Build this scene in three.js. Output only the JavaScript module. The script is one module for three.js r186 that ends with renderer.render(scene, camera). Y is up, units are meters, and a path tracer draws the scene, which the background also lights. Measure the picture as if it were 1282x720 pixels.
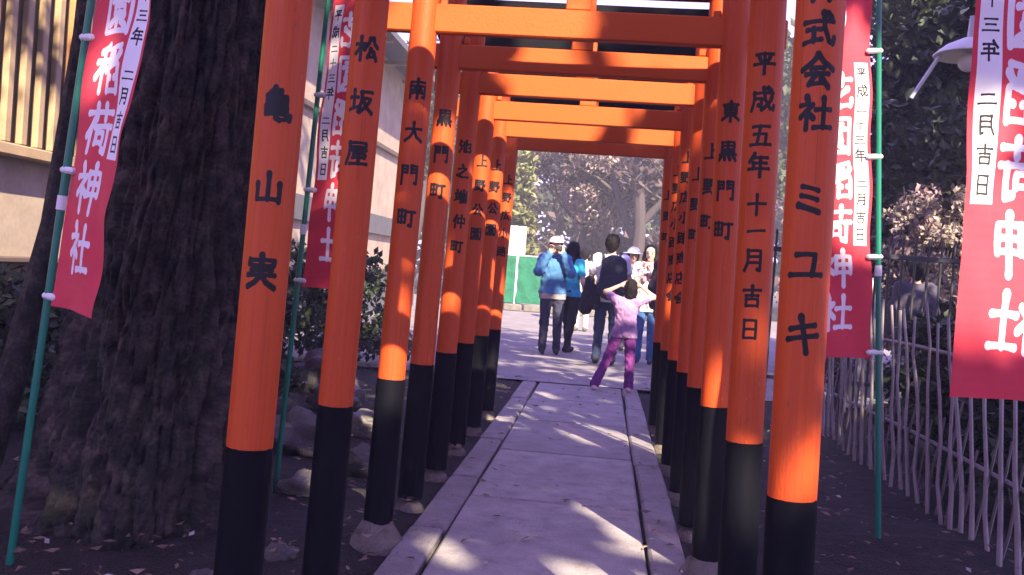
import * as THREE from 'three';
import { mergeGeometries, mergeVertices } from 'three/addons/utils/BufferGeometryUtils.js';
import { createNoise3D } from 'simplex-noise';

// ---------- seeded random ----------
function rng(seed) {
  let s = seed >>> 0;
  return () => { s = (s + 0x6d2b79f5) | 0; let t = Math.imul(s ^ (s >>> 15), 1 | s); t = (t + Math.imul(t ^ (t >>> 7), 61 | t)) ^ t; return ((t ^ (t >>> 14)) >>> 0) / 4294967296; };
}
const N3 = createNoise3D(rng(7));
const fbm = (x, y, z, o = 4) => { let s = 0, a = 0.5; for (let i = 0; i < o; i++) { s += a * N3(x, y, z); x *= 2.03; y *= 2.03; z *= 2.03; a *= 0.5; } return s; };
const V = (x, y, z) => new THREE.Vector3(x, y, z);
const lerp = THREE.MathUtils.lerp, clamp = THREE.MathUtils.clamp, sstep = THREE.MathUtils.smoothstep;

// ---------- camera, sky, sun, exposure ----------
const scene = new THREE.Scene();
const camera = new THREE.PerspectiveCamera(33.28, 1024 / 575, 0.05, 600);
camera.position.set(0, 1.15, 0);
{
  const yaw = 5.45 * Math.PI / 180, pitch = -1.1 * Math.PI / 180, roll = 4.2 * Math.PI / 180;
  camera.rotation.set(pitch, yaw, roll, 'YXZ');
}
const SUN = V(0.33, 0.60, 0.73).normalize();
{
  const W = 256, H = 128, data = new Float32Array(W * H * 4);
  for (let r = 0; r < H; r++) {
    const up = ((r + 0.5) / H - 0.5) * Math.PI, y = Math.sin(up), k = Math.pow(clamp(y, 0, 1), 0.5);
    for (let c = 0; c < W; c++) {
      const a = ((c + 0.5) / W - 0.5) * 2 * Math.PI, cs = Math.cos(a) * Math.cos(up) * SUN.x + y * SUN.y + Math.sin(a) * Math.cos(up) * SUN.z;
      const g = 1 + 0.35 * Math.pow(clamp(cs, 0, 1), 4), i = (r * W + c) * 4;
      data[i] = lerp(0.42, 0.25, k) * g; data[i + 1] = lerp(0.36, 0.20, k) * g; data[i + 2] = lerp(0.62, 0.64, k) * g; data[i + 3] = 1;
      if (y < 0) { data[i] = 0.06; data[i + 1] = 0.05; data[i + 2] = 0.055; }
    }
  }
  const sky = new THREE.DataTexture(data, W, H, THREE.RGBAFormat, THREE.FloatType);
  sky.mapping = THREE.EquirectangularReflectionMapping; sky.magFilter = THREE.LinearFilter; sky.needsUpdate = true;
  scene.background = sky; scene.environment = sky;
}
const sun = new THREE.DirectionalLight(new THREE.Color().setRGB(1, 0.86, 0.62), 5);
sun.target.position.set(0, 0, -6); sun.position.copy(SUN).multiplyScalar(60).add(sun.target.position);
sun.castShadow = true; sun.shadow.mapSize.set(4096, 4096);
Object.assign(sun.shadow.camera, { left: -30, right: 30, top: 30, bottom: -30, near: 1, far: 150 });
scene.add(sun, sun.target);
const renderer = new THREE.WebGLRenderer({ antialias: true });
renderer.toneMapping = THREE.LinearToneMapping;
renderer.toneMappingExposure = 4.0;
renderer.shadowMap.enabled = true;

// ---------- naming helpers ----------
const used = new Map();
function numbered(n) { const k = used.get(n) ?? 0; used.set(n, k + 1); return k ? n + '_' + String(k).padStart(3, '0') : n; }
function tag(o, label, category, group, kind) { o.userData.label = label; o.userData.category = category; if (group) o.userData.group = group; if (kind) o.userData.kind = kind; return o; }
function thing(name, label, category, pos = [0, 0, 0], turn = 0, group) {
  const g = new THREE.Group(); g.name = numbered(name); g.position.set(...pos); g.rotation.y = turn; scene.add(g);
  return tag(g, label, category, group);
}
function part(name, geo, mat, parent, label) {
  const m = new THREE.Mesh(geo, mat); m.name = name; m.castShadow = m.receiveShadow = true;
  if (label) m.userData.label = label;
  parent.add(m); return m;
}
function solo(name, geo, mat, label, category, group) { const m = part(numbered(name), geo, mat, scene); return tag(m, label, category, group); }
function structure(name, geo, mat) { const m = part(numbered(name), geo, mat, scene); m.userData.kind = 'structure'; return m; }

// ---------- textures & materials ----------
function noiseTexture(size, fn, srgb) {           // tileable enough for its use; fn(u,v) -> [r,g,b] 0..1
  const d = new Uint8Array(size * size * 4);
  for (let y = 0; y < size; y++) for (let x = 0; x < size; x++) {
    const c = fn(x / size, y / size), i = (y * size + x) * 4;
    d[i] = clamp(c[0], 0, 1) * 255; d[i + 1] = clamp(c[1], 0, 1) * 255; d[i + 2] = clamp(c[2], 0, 1) * 255; d[i + 3] = 255;
  }
  const t = new THREE.DataTexture(d, size, size, THREE.RGBAFormat);
  t.wrapS = t.wrapT = THREE.RepeatWrapping; t.magFilter = THREE.LinearFilter; t.minFilter = THREE.LinearMipmapLinearFilter; t.generateMipmaps = true;
  if (srgb) t.colorSpace = THREE.SRGBColorSpace; t.needsUpdate = true; return t;
}
const torus = (u, v, f, o, s = 0) => {   // tiling noise: four shifted copies blended
  const a = u * u * (3 - 2 * u), b = v * v * (3 - 2 * v), w = [(1 - a) * (1 - b), a * (1 - b), (1 - a) * b, a * b], n = Math.hypot(...w);
  let t = 0; for (let k = 0; k < 4; k++) if (w[k] > 0.001) t += w[k] * fbm((u - (k & 1)) * f + s, (v - (k >> 1)) * f + s * 2, s, o); return t / n;
};
const rep = (t, s) => { const c = t.clone(); c.repeat.set(s, s); c.needsUpdate = true; return c; };
const concreteMap = noiseTexture(512, (u, v) => { const a = torus(u, v, 4, 5), b = torus(u, v, 60, 2, 9), st = Math.max(0, torus(u, v, 6, 4, 31) - 0.15); const k = 0.76 + a * 0.1 + b * 0.07 - st * 0.16; return [k, k * 0.985, k * 0.965]; }, true);
const grainMap = noiseTexture(512, (u, v) => { const k = 0.5 + torus(u, v, 60, 3, 4) * 0.5 + torus(u, v, 8, 3, 14) * 0.35; return [k, k, k]; });
const soilMap = noiseTexture(512, (u, v) => { const a = torus(u, v, 8, 5, 2), b = torus(u, v, 70, 3, 5); const k = 0.52 + a * 0.25 + b * 0.25; return [k, k * 0.9, k * 0.8]; }, true);
const plasterMap = noiseTexture(512, (u, v) => { const a = torus(u, v, 4, 5, 21), b = torus(u, v, 40, 2, 15); const k = 0.9 + a * 0.1 + b * 0.05; return [k, k * 0.985, k * 0.96]; }, true);
const barkMap = noiseTexture(512, (u, v) => { const a = torus(u, v, 9, 5, 51), b = torus(u, v, 50, 3, 25), m = Math.max(0, torus(u, v, 5, 4, 61)); const k = 0.5 + a * 0.4 + b * 0.25; return [k * (1 - m * 0.25), k * 0.93, k * (0.85 - m * 0.2)]; }, true);
const clothMap = noiseTexture(256, (u, v) => { const k = 0.5 + 0.25 * Math.sin(u * 6.28318 * 60) + 0.25 * Math.sin(v * 6.28318 * 60); return [k, k, k]; });

const lin = (r, g, b) => new THREE.Color().setRGB(r, g, b);
const std = (c, rough = 0.8, extra = {}) => new THREE.MeshStandardMaterial({ color: c, roughness: rough, side: THREE.DoubleSide, ...extra });
const M = {
  soil: std(lin(0.05, 0.042, 0.04), 0.97, { map: soilMap, bumpMap: grainMap, bumpScale: 0.02 }),
  slab: std(lin(0.50, 0.465, 0.485), 0.85, { map: concreteMap, bumpMap: grainMap, bumpScale: 0.004 }),
  slab2: std(lin(0.46, 0.43, 0.45), 0.85, { map: concreteMap, bumpMap: grainMap, bumpScale: 0.004 }),
  slab3: std(lin(0.53, 0.495, 0.51), 0.85, { map: concreteMap, bumpMap: grainMap, bumpScale: 0.004 }),
  kerb: std(lin(0.42, 0.385, 0.40), 0.9, { map: concreteMap, bumpMap: grainMap, bumpScale: 0.006 }),
  plaza: std(lin(0.38, 0.35, 0.37), 0.9, { map: rep(concreteMap, 0.4), bumpMap: grainMap, bumpScale: 0.004 }),
  red: new THREE.MeshPhysicalMaterial({ color: lin(0.51, 0.082, 0.014), roughness: 0.5, specularIntensity: 0.45, side: THREE.DoubleSide, bumpMap: grainMap, bumpScale: 0.0006 }),
  black: new THREE.MeshPhysicalMaterial({ color: lin(0.0035, 0.0035, 0.006), roughness: 0.6, specularIntensity: 0.2, side: THREE.DoubleSide, bumpMap: grainMap, bumpScale: 0.0006 }),
  footing: std(lin(0.26, 0.22, 0.20), 0.95, { map: concreteMap, bumpMap: grainMap, bumpScale: 0.01 }),
  pole: std(lin(0.008, 0.16, 0.10), 0.35),
  white: std(lin(0.75, 0.73, 0.72), 0.6),
  board: std(lin(0.5, 0.48, 0.46), 0.7, { map: plasterMap }),
  tabs: std(lin(0.72, 0.70, 0.72), 0.8),
  bark: std(lin(0.125, 0.108, 0.105), 0.97, { map: barkMap, bumpMap: grainMap, bumpScale: 0.004 }),
  branch: std(lin(0.06, 0.046, 0.045), 0.95),
  plaster: std(lin(0.46, 0.37, 0.30), 0.9, { map: plasterMap }),
  plasterGrey: std(lin(0.12, 0.12, 0.14), 0.9, { map: plasterMap }),
  wood: std(lin(0.42, 0.30, 0.19), 0.75, { map: plasterMap }),
  woodOrange: std(lin(0.55, 0.25, 0.11), 0.7, { map: plasterMap }),
  woodDark: std(lin(0.10, 0.07, 0.055), 0.8),
  stone: std(lin(0.17, 0.155, 0.15), 0.95, { map: concreteMap, bumpMap: grainMap, bumpScale: 0.01 }),
  stonePale: std(lin(0.32, 0.29, 0.27), 0.95, { map: concreteMap, bumpMap: grainMap, bumpScale: 0.01 }),
  stick: std(lin(0.33, 0.30, 0.32), 0.75, { map: plasterMap }),
  stick2: std(lin(0.24, 0.21, 0.22), 0.85, { map: plasterMap }),
  iron: std(lin(0.02, 0.02, 0.024), 0.5),
  metal: std(lin(0.55, 0.55, 0.6), 0.4),
  greenSheet: std(lin(0.008, 0.17, 0.085), 0.6, { bumpMap: grainMap, bumpScale: 0.03 }),
  leafLitter: std(lin(1, 1, 1), 0.9, { vertexColors: true }),
  foliage: new THREE.MeshPhysicalMaterial({ color: 0xffffff, vertexColors: true, roughness: 0.75, transmission: 0.25, thickness: 0, side: THREE.DoubleSide }),
  canopy: std(lin(1, 1, 1), 0.8, { vertexColors: true }),
  skin: std(lin(0.58, 0.36, 0.27), 0.55),
  hair: new THREE.MeshPhysicalMaterial({ color: lin(0.008, 0.006, 0.006), roughness: 0.75, specularIntensity: 0.3, side: THREE.DoubleSide }),
  eye: std(lin(0.02, 0.015, 0.012), 0.3),
  lip: std(lin(0.45, 0.14, 0.12), 0.5),
  fabric: (r, g, b) => std(lin(r, g, b), 0.92, { bumpMap: clothMap, bumpScale: 0.0008 }),
};

// ---------- geometry helpers ----------
function planarUV(g, s = 1, ox = 0, oy = 0) {     // uv in metres from the dominant axis of each face normal
  if (!g.attributes.normal) g.computeVertexNormals();
  const p = g.attributes.position, n = g.attributes.normal, uv = new Float32Array(p.count * 2);
  for (let i = 0; i < p.count; i++) {
    const ax = Math.abs(n.getX(i)), ay = Math.abs(n.getY(i)), az = Math.abs(n.getZ(i));
    let u, v; if (ay >= ax && ay >= az) { u = p.getX(i); v = p.getZ(i); } else if (ax >= az) { u = p.getZ(i); v = p.getY(i); } else { u = p.getX(i); v = p.getY(i); }
    uv[i * 2] = u * s + ox; uv[i * 2 + 1] = v * s + oy;
  }
  g.setAttribute('uv', new THREE.BufferAttribute(uv, 2)); return g;
}
function polyGeo(pos, idx, smooth = false) {
  let g = new THREE.BufferGeometry(); g.setAttribute('position', new THREE.Float32BufferAttribute(pos, 3)); g.setIndex(idx);
  if (!smooth) g = g.toNonIndexed(); g.computeVertexNormals(); return g;
}
function chamferBox(w, h, d, c = 0.01, s = 1, ox = 0) {   // box with all edges chamfered, centred, 44 triangles
  const X = w / 2, Y = h / 2, Z = d / 2, pos = [], idx = [], key = new Map();
  const vid = (x, y, z) => { const k = x.toFixed(5) + y.toFixed(5) + z.toFixed(5); if (!key.has(k)) { key.set(k, pos.length / 3); pos.push(x, y, z); } return key.get(k); };
  const face = (pts) => {
    const c0 = pts.reduce((a, b) => a.clone().add(b), V(0, 0, 0)), n = pts[1].clone().sub(pts[0]).cross(pts[2].clone().sub(pts[0]));
    if (n.dot(c0) < 0) pts.reverse();
    const ids = pts.map((q) => vid(q.x, q.y, q.z)); for (let i = 1; i < ids.length - 1; i++) idx.push(ids[0], ids[i], ids[i + 1]);
  };
  const P = (sx, sy, sz, a) => V(sx * (X - (a === 0 ? 0 : c)), sy * (Y - (a === 1 ? 0 : c)), sz * (Z - (a === 2 ? 0 : c)));
  for (const a of [0, 1, 2]) for (const s0 of [-1, 1]) {
    const q = (t, u) => a === 0 ? P(s0, t, u, 0) : a === 1 ? P(t, s0, u, 1) : P(t, u, s0, 2);
    face([q(-1, -1), q(1, -1), q(1, 1), q(-1, 1)]);
  }
  for (const [a, b] of [[0, 1], [0, 2], [1, 2]]) for (const s0 of [-1, 1]) for (const s1 of [-1, 1]) {
    const q = (ax, t) => { const v = [0, 0, 0]; v[a] = s0; v[b] = s1; v[3 - a - b] = t; return P(...v, ax); };
    face([q(a, -1), q(a, 1), q(b, 1), q(b, -1)]);
  }
  for (const x of [-1, 1]) for (const y of [-1, 1]) for (const z of [-1, 1]) face([P(x, y, z, 0), P(x, y, z, 1), P(x, y, z, 2)]);
  return planarUV(polyGeo(pos, idx), s, ox, ox * 0.7);
}
const boxAt = (w, h, d, x, y, z, c = 0.006, s = 1, ox = 0) => chamferBox(w, h, d, Math.min(c, w / 3, h / 3, d / 3), s, ox).translate(x, y, z);
function tube(points, radii, seg = 8, closed = true) {   // tapered tube through points
  const pos = [], idx = [], uv = []; let prev = null, len = 0;
  for (let i = 0; i < points.length; i++) {
    const a = points[Math.max(0, i - 1)], b = points[Math.min(points.length - 1, i + 1)], t = b.clone().sub(a).normalize();
    let n = prev ? prev.clone().sub(t.clone().multiplyScalar(prev.dot(t))) : (Math.abs(t.y) > 0.9 ? V(1, 0, 0) : V(0, 1, 0)).cross(t);
    n.normalize(); prev = n; const bn = t.clone().cross(n), r = Array.isArray(radii) ? radii[i] : radii;
    if (i) len += points[i].distanceTo(points[i - 1]);
    for (let k = 0; k <= seg; k++) { const th = k / seg * 2 * Math.PI, v = points[i].clone().addScaledVector(n, Math.cos(th) * r).addScaledVector(bn, Math.sin(th) * r); pos.push(v.x, v.y, v.z); uv.push(k / seg * r * 6.28, len); }
  }
  const w = seg + 1;
  for (let i = 0; i < points.length - 1; i++) for (let k = 0; k < seg; k++) { const a = i * w + k; idx.push(a, a + 1, a + w, a + 1, a + w + 1, a + w); }
  if (closed) for (const e of [0, points.length - 1]) { const c = pos.length / 3; pos.push(points[e].x, points[e].y, points[e].z); uv.push(0, 0); for (let k = 0; k < seg; k++) e ? idx.push(c, e * w + k, e * w + k + 1) : idx.push(c, k + 1, k); }
  const g = new THREE.BufferGeometry(); g.setAttribute('position', new THREE.Float32BufferAttribute(pos, 3)); g.setAttribute('uv', new THREE.Float32BufferAttribute(uv, 2)); g.setIndex(idx); g.computeVertexNormals(); return g;
}
function rockGeo(r, seed, flat = 0.7, det = 4) {
  let g = new THREE.IcosahedronGeometry(1, det); g.deleteAttribute('normal'); g.deleteAttribute('uv'); g = mergeVertices(g, 1e-4); const p = g.attributes.position;
  for (let i = 0; i < p.count; i++) { const v = V(p.getX(i), p.getY(i), p.getZ(i)); const k = r * (1 + 0.35 * N3(v.x * 1.1 + seed, v.y * 1.1, v.z * 1.1) + 0.14 * N3(v.x * 3 + seed, v.y * 3, v.z * 3) + 0.04 * N3(v.x * 9, v.y * 9, v.z * 9 + seed)); p.setXYZ(i, v.x * k, v.y * k * flat, v.z * k); }
  g.computeVertexNormals(); return planarUV(g, 1.5, seed);
}

// ---------- brush-written characters as strokes on a 100 x 100 grid ----------
const K = {
  山: '50,10 50,80/18,40 18,82 82,82/82,38 82,86', 亀: '45,5 30,22/40,12 62,12 52,26/22,28 78,28 78,48 22,48 22,28/22,38 78,38/20,56 80,56 80,78 20,78 20,56/20,67 80,67/50,28 50,88 62,94 90,92 92,80',
  実: '50,4 50,16/14,28 14,18 86,18 84,30/26,34 76,34/20,46 80,46/10,60 90,60/50,26 50,60/48,60 34,80 12,94/52,60 66,80 90,94',
  松: '6,32 48,32/27,6 27,94/27,36 18,56 5,70/28,38 44,54/64,10 58,28 48,42/76,8 82,28 95,40/68,50 56,84 90,80/80,62 92,90',
  坂: '5,36 38,36/21,10 21,78/4,84 40,74/48,16 94,14/52,16 52,50 40,92/54,40 88,40 74,66 46,94/58,46 72,74 96,94',
  屋: '18,10 84,10 84,26 18,26/18,10 18,50 6,92/28,38 88,38/50,40 36,54 76,52/68,44 84,58/32,68 82,68/56,56 56,90/22,92 92,92',
  南: '14,18 86,18/50,4 50,34/14,36 14,94/14,36 86,36 86,92 76,90/36,42 42,52/64,42 58,52/28,56 72,56/24,70 76,70/50,56 50,94',
  大: '10,36 90,36/50,6 48,50 34,76 8,94/52,40 66,74 94,94', 門: '12,8 12,94/12,8 40,8 40,40 12,40/12,24 40,24/60,8 60,40 88,40/60,8 88,8 88,92 78,90/60,24 88,24',
  町: '8,16 44,16 44,74 8,74 8,16/8,45 44,45/26,16 26,74/52,22 96,22/76,22 76,90 64,86',
  黒: '20,8 80,8 80,42 20,42 20,8/20,25 80,25/50,8 50,66/18,54 82,54/8,67 92,67/16,76 8,92/34,77 36,91/56,77 62,91/78,76 90,92',
  池: '12,10 24,20/6,34 18,44/8,90 26,62/34,44 92,30 90,62 80,60/60,8 60,74/44,22 44,84 54,90 94,88 96,74', 之: '46,4 56,16/16,30 78,30 20,78/8,76 28,84 50,92 94,92',
  端: '20,6 22,18/4,28 40,28/12,38 16,64/34,36 28,66/2,76 42,66/68,4 68,30/48,14 48,32 90,32 90,14/44,44 96,44/68,44 64,56/48,58 48,94/48,58 92,58 92,92/62,58 62,90/77,58 77,90',
  仲: '32,6 8,46/22,30 22,94/40,28 92,28 92,62 40,62 40,28/66,6 66,94', 上: '50,8 50,88/50,44 82,44/8,90 92,90',
  野: '8,10 46,10 46,48 8,48 8,10/8,29 46,29/27,10 27,84/6,64 48,64/4,88 50,80/56,12 88,12 72,32/62,24 78,36/54,44 96,44 86,58/74,44 74,92 62,88',
  公: '36,10 28,34 8,52/62,8 70,32 94,50/48,48 24,86 74,82/64,64 84,92',
  園: '8,6 92,6 92,94 8,94 8,6/28,20 72,20/50,12 50,34/20,33 80,33/32,44 68,44 68,58 32,58 32,44/48,58 20,80/44,68 44,86/54,62 64,74 80,84/70,62 60,72',
  株: '4,32 42,32/24,6 24,94/24,36 4,68/25,38 42,54/58,10 48,32/52,28 90,28/44,50 96,50/70,6 70,94/68,52 46,82/72,52 96,80',
  式: '8,30 92,30/16,52 56,52/36,52 36,84/8,88 58,80/62,6 66,48 80,84 92,90 95,74/74,8 86,20', 会: '50,4 34,26 6,46/50,4 66,24 95,44/32,42 68,42/18,58 82,58/46,58 26,88 72,84/62,70 82,94',
  社: '24,4 28,16/6,26 42,26 8,60/25,46 25,94/30,52 44,64/50,40 94,40/72,8 72,88/46,90 97,90', ミ: '28,18 74,30/26,44 72,56/20,72 78,90', ユ: '24,26 72,26 66,76/8,78 92,78', キ: '18,36 80,26/12,62 88,52/44,6 60,94',
  平: '14,14 86,14/28,26 36,44/72,24 62,44/6,54 94,54/50,14 50,94', 成: '14,26 92,26/14,26 14,56 4,94/16,48 44,48 42,78 32,74/52,6 58,50 80,86 94,90 96,74/86,40 74,66 46,92/70,6 84,16',
  五: '14,12 86,12/46,12 34,86/20,44 72,44 68,86/6,88 94,88', 年: '32,4 10,36/26,20 86,20/28,42 82,42/28,42 28,64/6,65 94,65/56,20 56,96', 十: '8,46 92,46/50,6 50,94', 一: '8,52 92,48', 二: '20,26 80,26/6,78 94,78', 三: '14,16 86,16/22,48 78,48/6,84 94,84',
  月: '24,8 24,60 10,94/24,8 78,8 78,92 66,88/24,34 78,34/24,60 78,60', 吉: '10,22 90,22/50,4 50,46/22,46 78,46/24,62 76,62 76,92 24,92 24,62', 日: '22,8 78,8 78,92 22,92 22,8/22,50 78,50',
  東: '12,16 88,16/22,30 78,30 78,58 22,58 22,30/22,44 78,44/50,4 50,96/48,60 8,88/52,60 92,88', 広: '50,4 50,16/16,18 92,18/18,18 18,56 6,92/56,34 34,82 84,76/70,56 90,90', 小: '50,8 50,90 40,86/24,36 10,66/74,36 92,66',
  路: '10,10 40,10 40,36 10,36 10,10/25,36 25,84/25,58 42,58/10,52 10,88/4,90 46,80/64,4 46,36/60,16 86,16 72,40 46,56/58,28 76,46 96,54/56,62 88,62 88,92 56,92 56,62',
  商: '50,4 50,14/8,16 92,16/36,20 42,32/66,20 58,32/14,36 14,94/14,36 86,36 86,92 76,90/40,40 26,56/58,40 60,50 76,52/34,62 66,62 66,82 34,82 34,62', 店: '50,4 50,16/14,18 92,18/18,18 18,56 6,92/54,28 54,58/54,42 84,42/32,60 82,60 82,90 32,90 32,60',
  花: '6,20 94,20/34,6 34,32/66,6 66,32/34,38 10,66/24,54 24,94/82,44 54,64/54,36 54,82 64,90 92,88 94,72',
  稲: '40,6 12,16/4,34 46,34/25,14 25,94/24,38 4,66/27,40 44,54/90,6 52,14/54,22 58,34/70,20 72,32/92,18 82,34/70,40 56,46/56,44 56,94 92,94 92,42 76,42/56,68 66,68/82,68 92,68',
  荷: '6,18 94,18/34,4 34,30/66,4 66,30/28,34 6,64/18,54 18,94/32,46 96,46/40,58 64,58 64,78 40,78 40,58/82,46 82,94 70,90',
  神: '24,4 28,16/6,26 42,26 8,60/25,46 25,94/30,52 44,62/52,20 92,20 92,62 52,62 52,20/52,41 92,41/72,4 72,96',
};
function brush(ctx, ch, cx, cy, w, h, color, weight = 9, rand = null) {
  if (!K[ch]) throw new Error('no strokes for ' + ch);
  ctx.fillStyle = color;
  for (const st of K[ch].split('/')) {
    const pts = st.split(' ').map((q) => q.split(',').map(Number));
    let total = 0; for (let i = 1; i < pts.length; i++) total += Math.hypot(pts[i][0] - pts[i - 1][0], pts[i][1] - pts[i - 1][1]);
    let run = 0;
    for (let i = 1; i < pts.length; i++) {
      const [x0, y0] = pts[i - 1], [x1, y1] = pts[i], L = Math.hypot(x1 - x0, y1 - y0), n = Math.max(2, Math.ceil(L / 1.2)), horiz = Math.abs(y1 - y0) < Math.abs(x1 - x0) * 0.3;
      for (let k = 0; k <= n; k++) {
        const t = k / n, f = (run + L * t) / total;
        let r = weight * 0.5 * (horiz ? 0.78 : 1.05) * (1 + 0.35 * Math.exp(-f * total / 7) + 0.3 * Math.exp(-(1 - f) * total / 6) - 0.25 * Math.max(0, f - 0.85) * (horiz ? 0 : 4));
        if (rand) r *= 0.95 + 0.1 * rand();
        const bow = Math.sin(t * Math.PI) * (horiz ? -1.5 : 0.8), x = x0 + (x1 - x0) * t + (horiz ? 0 : bow), y = y0 + (y1 - y0) * t + (horiz ? bow : 0) - (horiz ? (x0 + (x1 - x0) * t - 50) * 0.04 : 0);
        ctx.beginPath(); ctx.arc(cx + (x - 50) / 100 * w, cy + (y - 50) / 100 * h, r / 100 * Math.min(w, h), 0, 6.2832); ctx.fill();
      }
      run += L;
    }
  }
}
function canvasTexture(w, h, draw) {
  const c = document.createElement('canvas'); c.width = w; c.height = h; const ctx = c.getContext('2d'); draw(ctx, w, h);
  const t = new THREE.CanvasTexture(c); t.colorSpace = THREE.SRGBColorSpace; t.anisotropy = 8; return t;
}

// ---------- the ground ----------
{
  // soil near the camera with gentle relief, one sheet reaching the horizon
  const xs = [], zs = [];
  for (let i = -40; i <= 40; i++) xs.push(Math.sign(i) * Math.pow(Math.abs(i) / 40, 3) * 250 + i * 0.12);
  for (let i = -60; i <= 30; i++) zs.push(Math.sign(i) * Math.pow(Math.abs(i) / 60, 4) * 250 + i * 0.16 - 4);
  const pos = [], idx = [], uv = [];
  for (const z of zs) for (const x of xs) {
    let y = -0.035;
    const inside = x > -0.8 && x < 0.52 && z > -10.3, near = sstep(Math.min(Math.abs(x + 0.14) - 0.7, 1), 0, 0.3);
    if (!inside && z > -10.2) y += near * (0.02 + 0.045 * N3(x * 0.9, 0, z * 0.9) + 0.02 * N3(x * 3, 1, z * 3));
    if (z <= -10.2) y = -0.04;
    pos.push(x, y, z); uv.push(x, z);
  }
  const w = xs.length;
  for (let j = 0; j < zs.length - 1; j++) for (let i = 0; i < w - 1; i++) { const a = j * w + i; idx.push(a, a + w, a + 1, a + 1, a + w, a + w + 1); }
  const g = new THREE.BufferGeometry(); g.setAttribute('position', new THREE.Float32BufferAttribute(pos, 3)); g.setAttribute('uv', new THREE.Float32BufferAttribute(uv, 2)); g.setIndex(idx); g.computeVertexNormals();
  structure('ground', g, M.soil);
  // paved square beyond the gates
  const pz = new THREE.PlaneGeometry(46, 24, 1, 1).rotateX(-Math.PI / 2).translate(4, -0.004, -22.05); structure('plaza_pavement', planarUV(pz), M.plaza);
}
{
  // stone path: big slabs between two rows of edging stones
  const path = new THREE.Group(); path.name = 'stone_path'; path.userData.kind = 'structure'; scene.add(path);
  const R = rng(11), mats = [M.slab, M.slab2, M.slab3];
  const bed = part('path_bed', boxAt(1.2, 0.03, 14.5, -0.16, -0.052, -2.75, 0.004), M.soil, path); bed.receiveShadow = true;
  const joints = [4.2, 3.0, 1.75, 0.45, -0.85, -2.15, -3.45, -4.79, -6.11, -7.42, -8.72, -9.98];
  for (let i = 0; i < joints.length - 1; i++) {
    const z0 = joints[i], z1 = joints[i + 1], L = z0 - z1 - 0.02;
    const s = part('slab', chamferBox(0.85, 0.06, L, 0.012, 1, i * 1.7), mats[Math.floor(R() * 3)], path);
    s.position.set(-0.17 + (R() - 0.5) * 0.006, -0.03 + (R() - 0.5) * 0.006, (z0 + z1) / 2); s.rotation.set((R() - 0.5) * 0.003, (R() - 0.5) * 0.006, (R() - 0.5) * 0.006);
  }
  for (const sx of [-0.685, 0.345]) {
    let z = 4.2; while (z > -9.9) {
      const L = Math.min(0.9 + R() * 0.5, z + 10.0), w = 0.145 + R() * 0.015;
      const s = part('edging_stone', chamferBox(w, 0.08, L - 0.012, 0.012, 1, z * 3), M.kerb, path);
      s.position.set(sx + (R() - 0.5) * 0.012, -0.036 + (R() - 0.5) * 0.01, z - L / 2); s.rotation.set((R() - 0.5) * 0.006, (R() - 0.5) * 0.012, (R() - 0.5) * 0.02); z -= L;
    }
  }
}

// ---------- torii gates ----------
const XL = -0.848, XR = 0.483, LEAN = 0.02, PR = 0.056, SPLIT = 0.67, TOPY = 2.45;
const sleeveGeo = new THREE.CylinderGeometry(PR + 0.0015, PR + 0.004, SPLIT - 0.03, 28, 1).translate(0, (SPLIT + 0.03) / 2, 0);
{ const p = sleeveGeo.attributes.position; for (let i = 0; i < p.count; i++) if (p.getY(i) > SPLIT - 0.001) p.setY(i, p.getY(i) + 0.008 * N3(p.getX(i) * 40, 3, p.getZ(i) * 40)); }
const postGeo = new THREE.CylinderGeometry(PR - 0.001, PR, TOPY - SPLIT, 36, 1, false, -Math.PI).translate(0, (TOPY + SPLIT) / 2, 0);
const footGeo = [0, 1, 2].map((s) => { const pts = [[0.0, 0.07], [0.058, 0.07], [0.075, 0.05], [0.1, 0.01], [0.125, -0.05]].map((q) => new THREE.Vector2(...q)); const g = new THREE.LatheGeometry(pts, 18), p = g.attributes.position; for (let i = 0; i < p.count; i++) { const k = 1 + 0.12 * N3(p.getX(i) * 14 + s * 5, p.getY(i) * 14, p.getZ(i) * 14); p.setXYZ(i, p.getX(i) * k, p.getY(i) * (0.8 + 0.5 * s * 0.5), p.getZ(i) * k); } g.computeVertexNormals(); return planarUV(g); });
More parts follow.
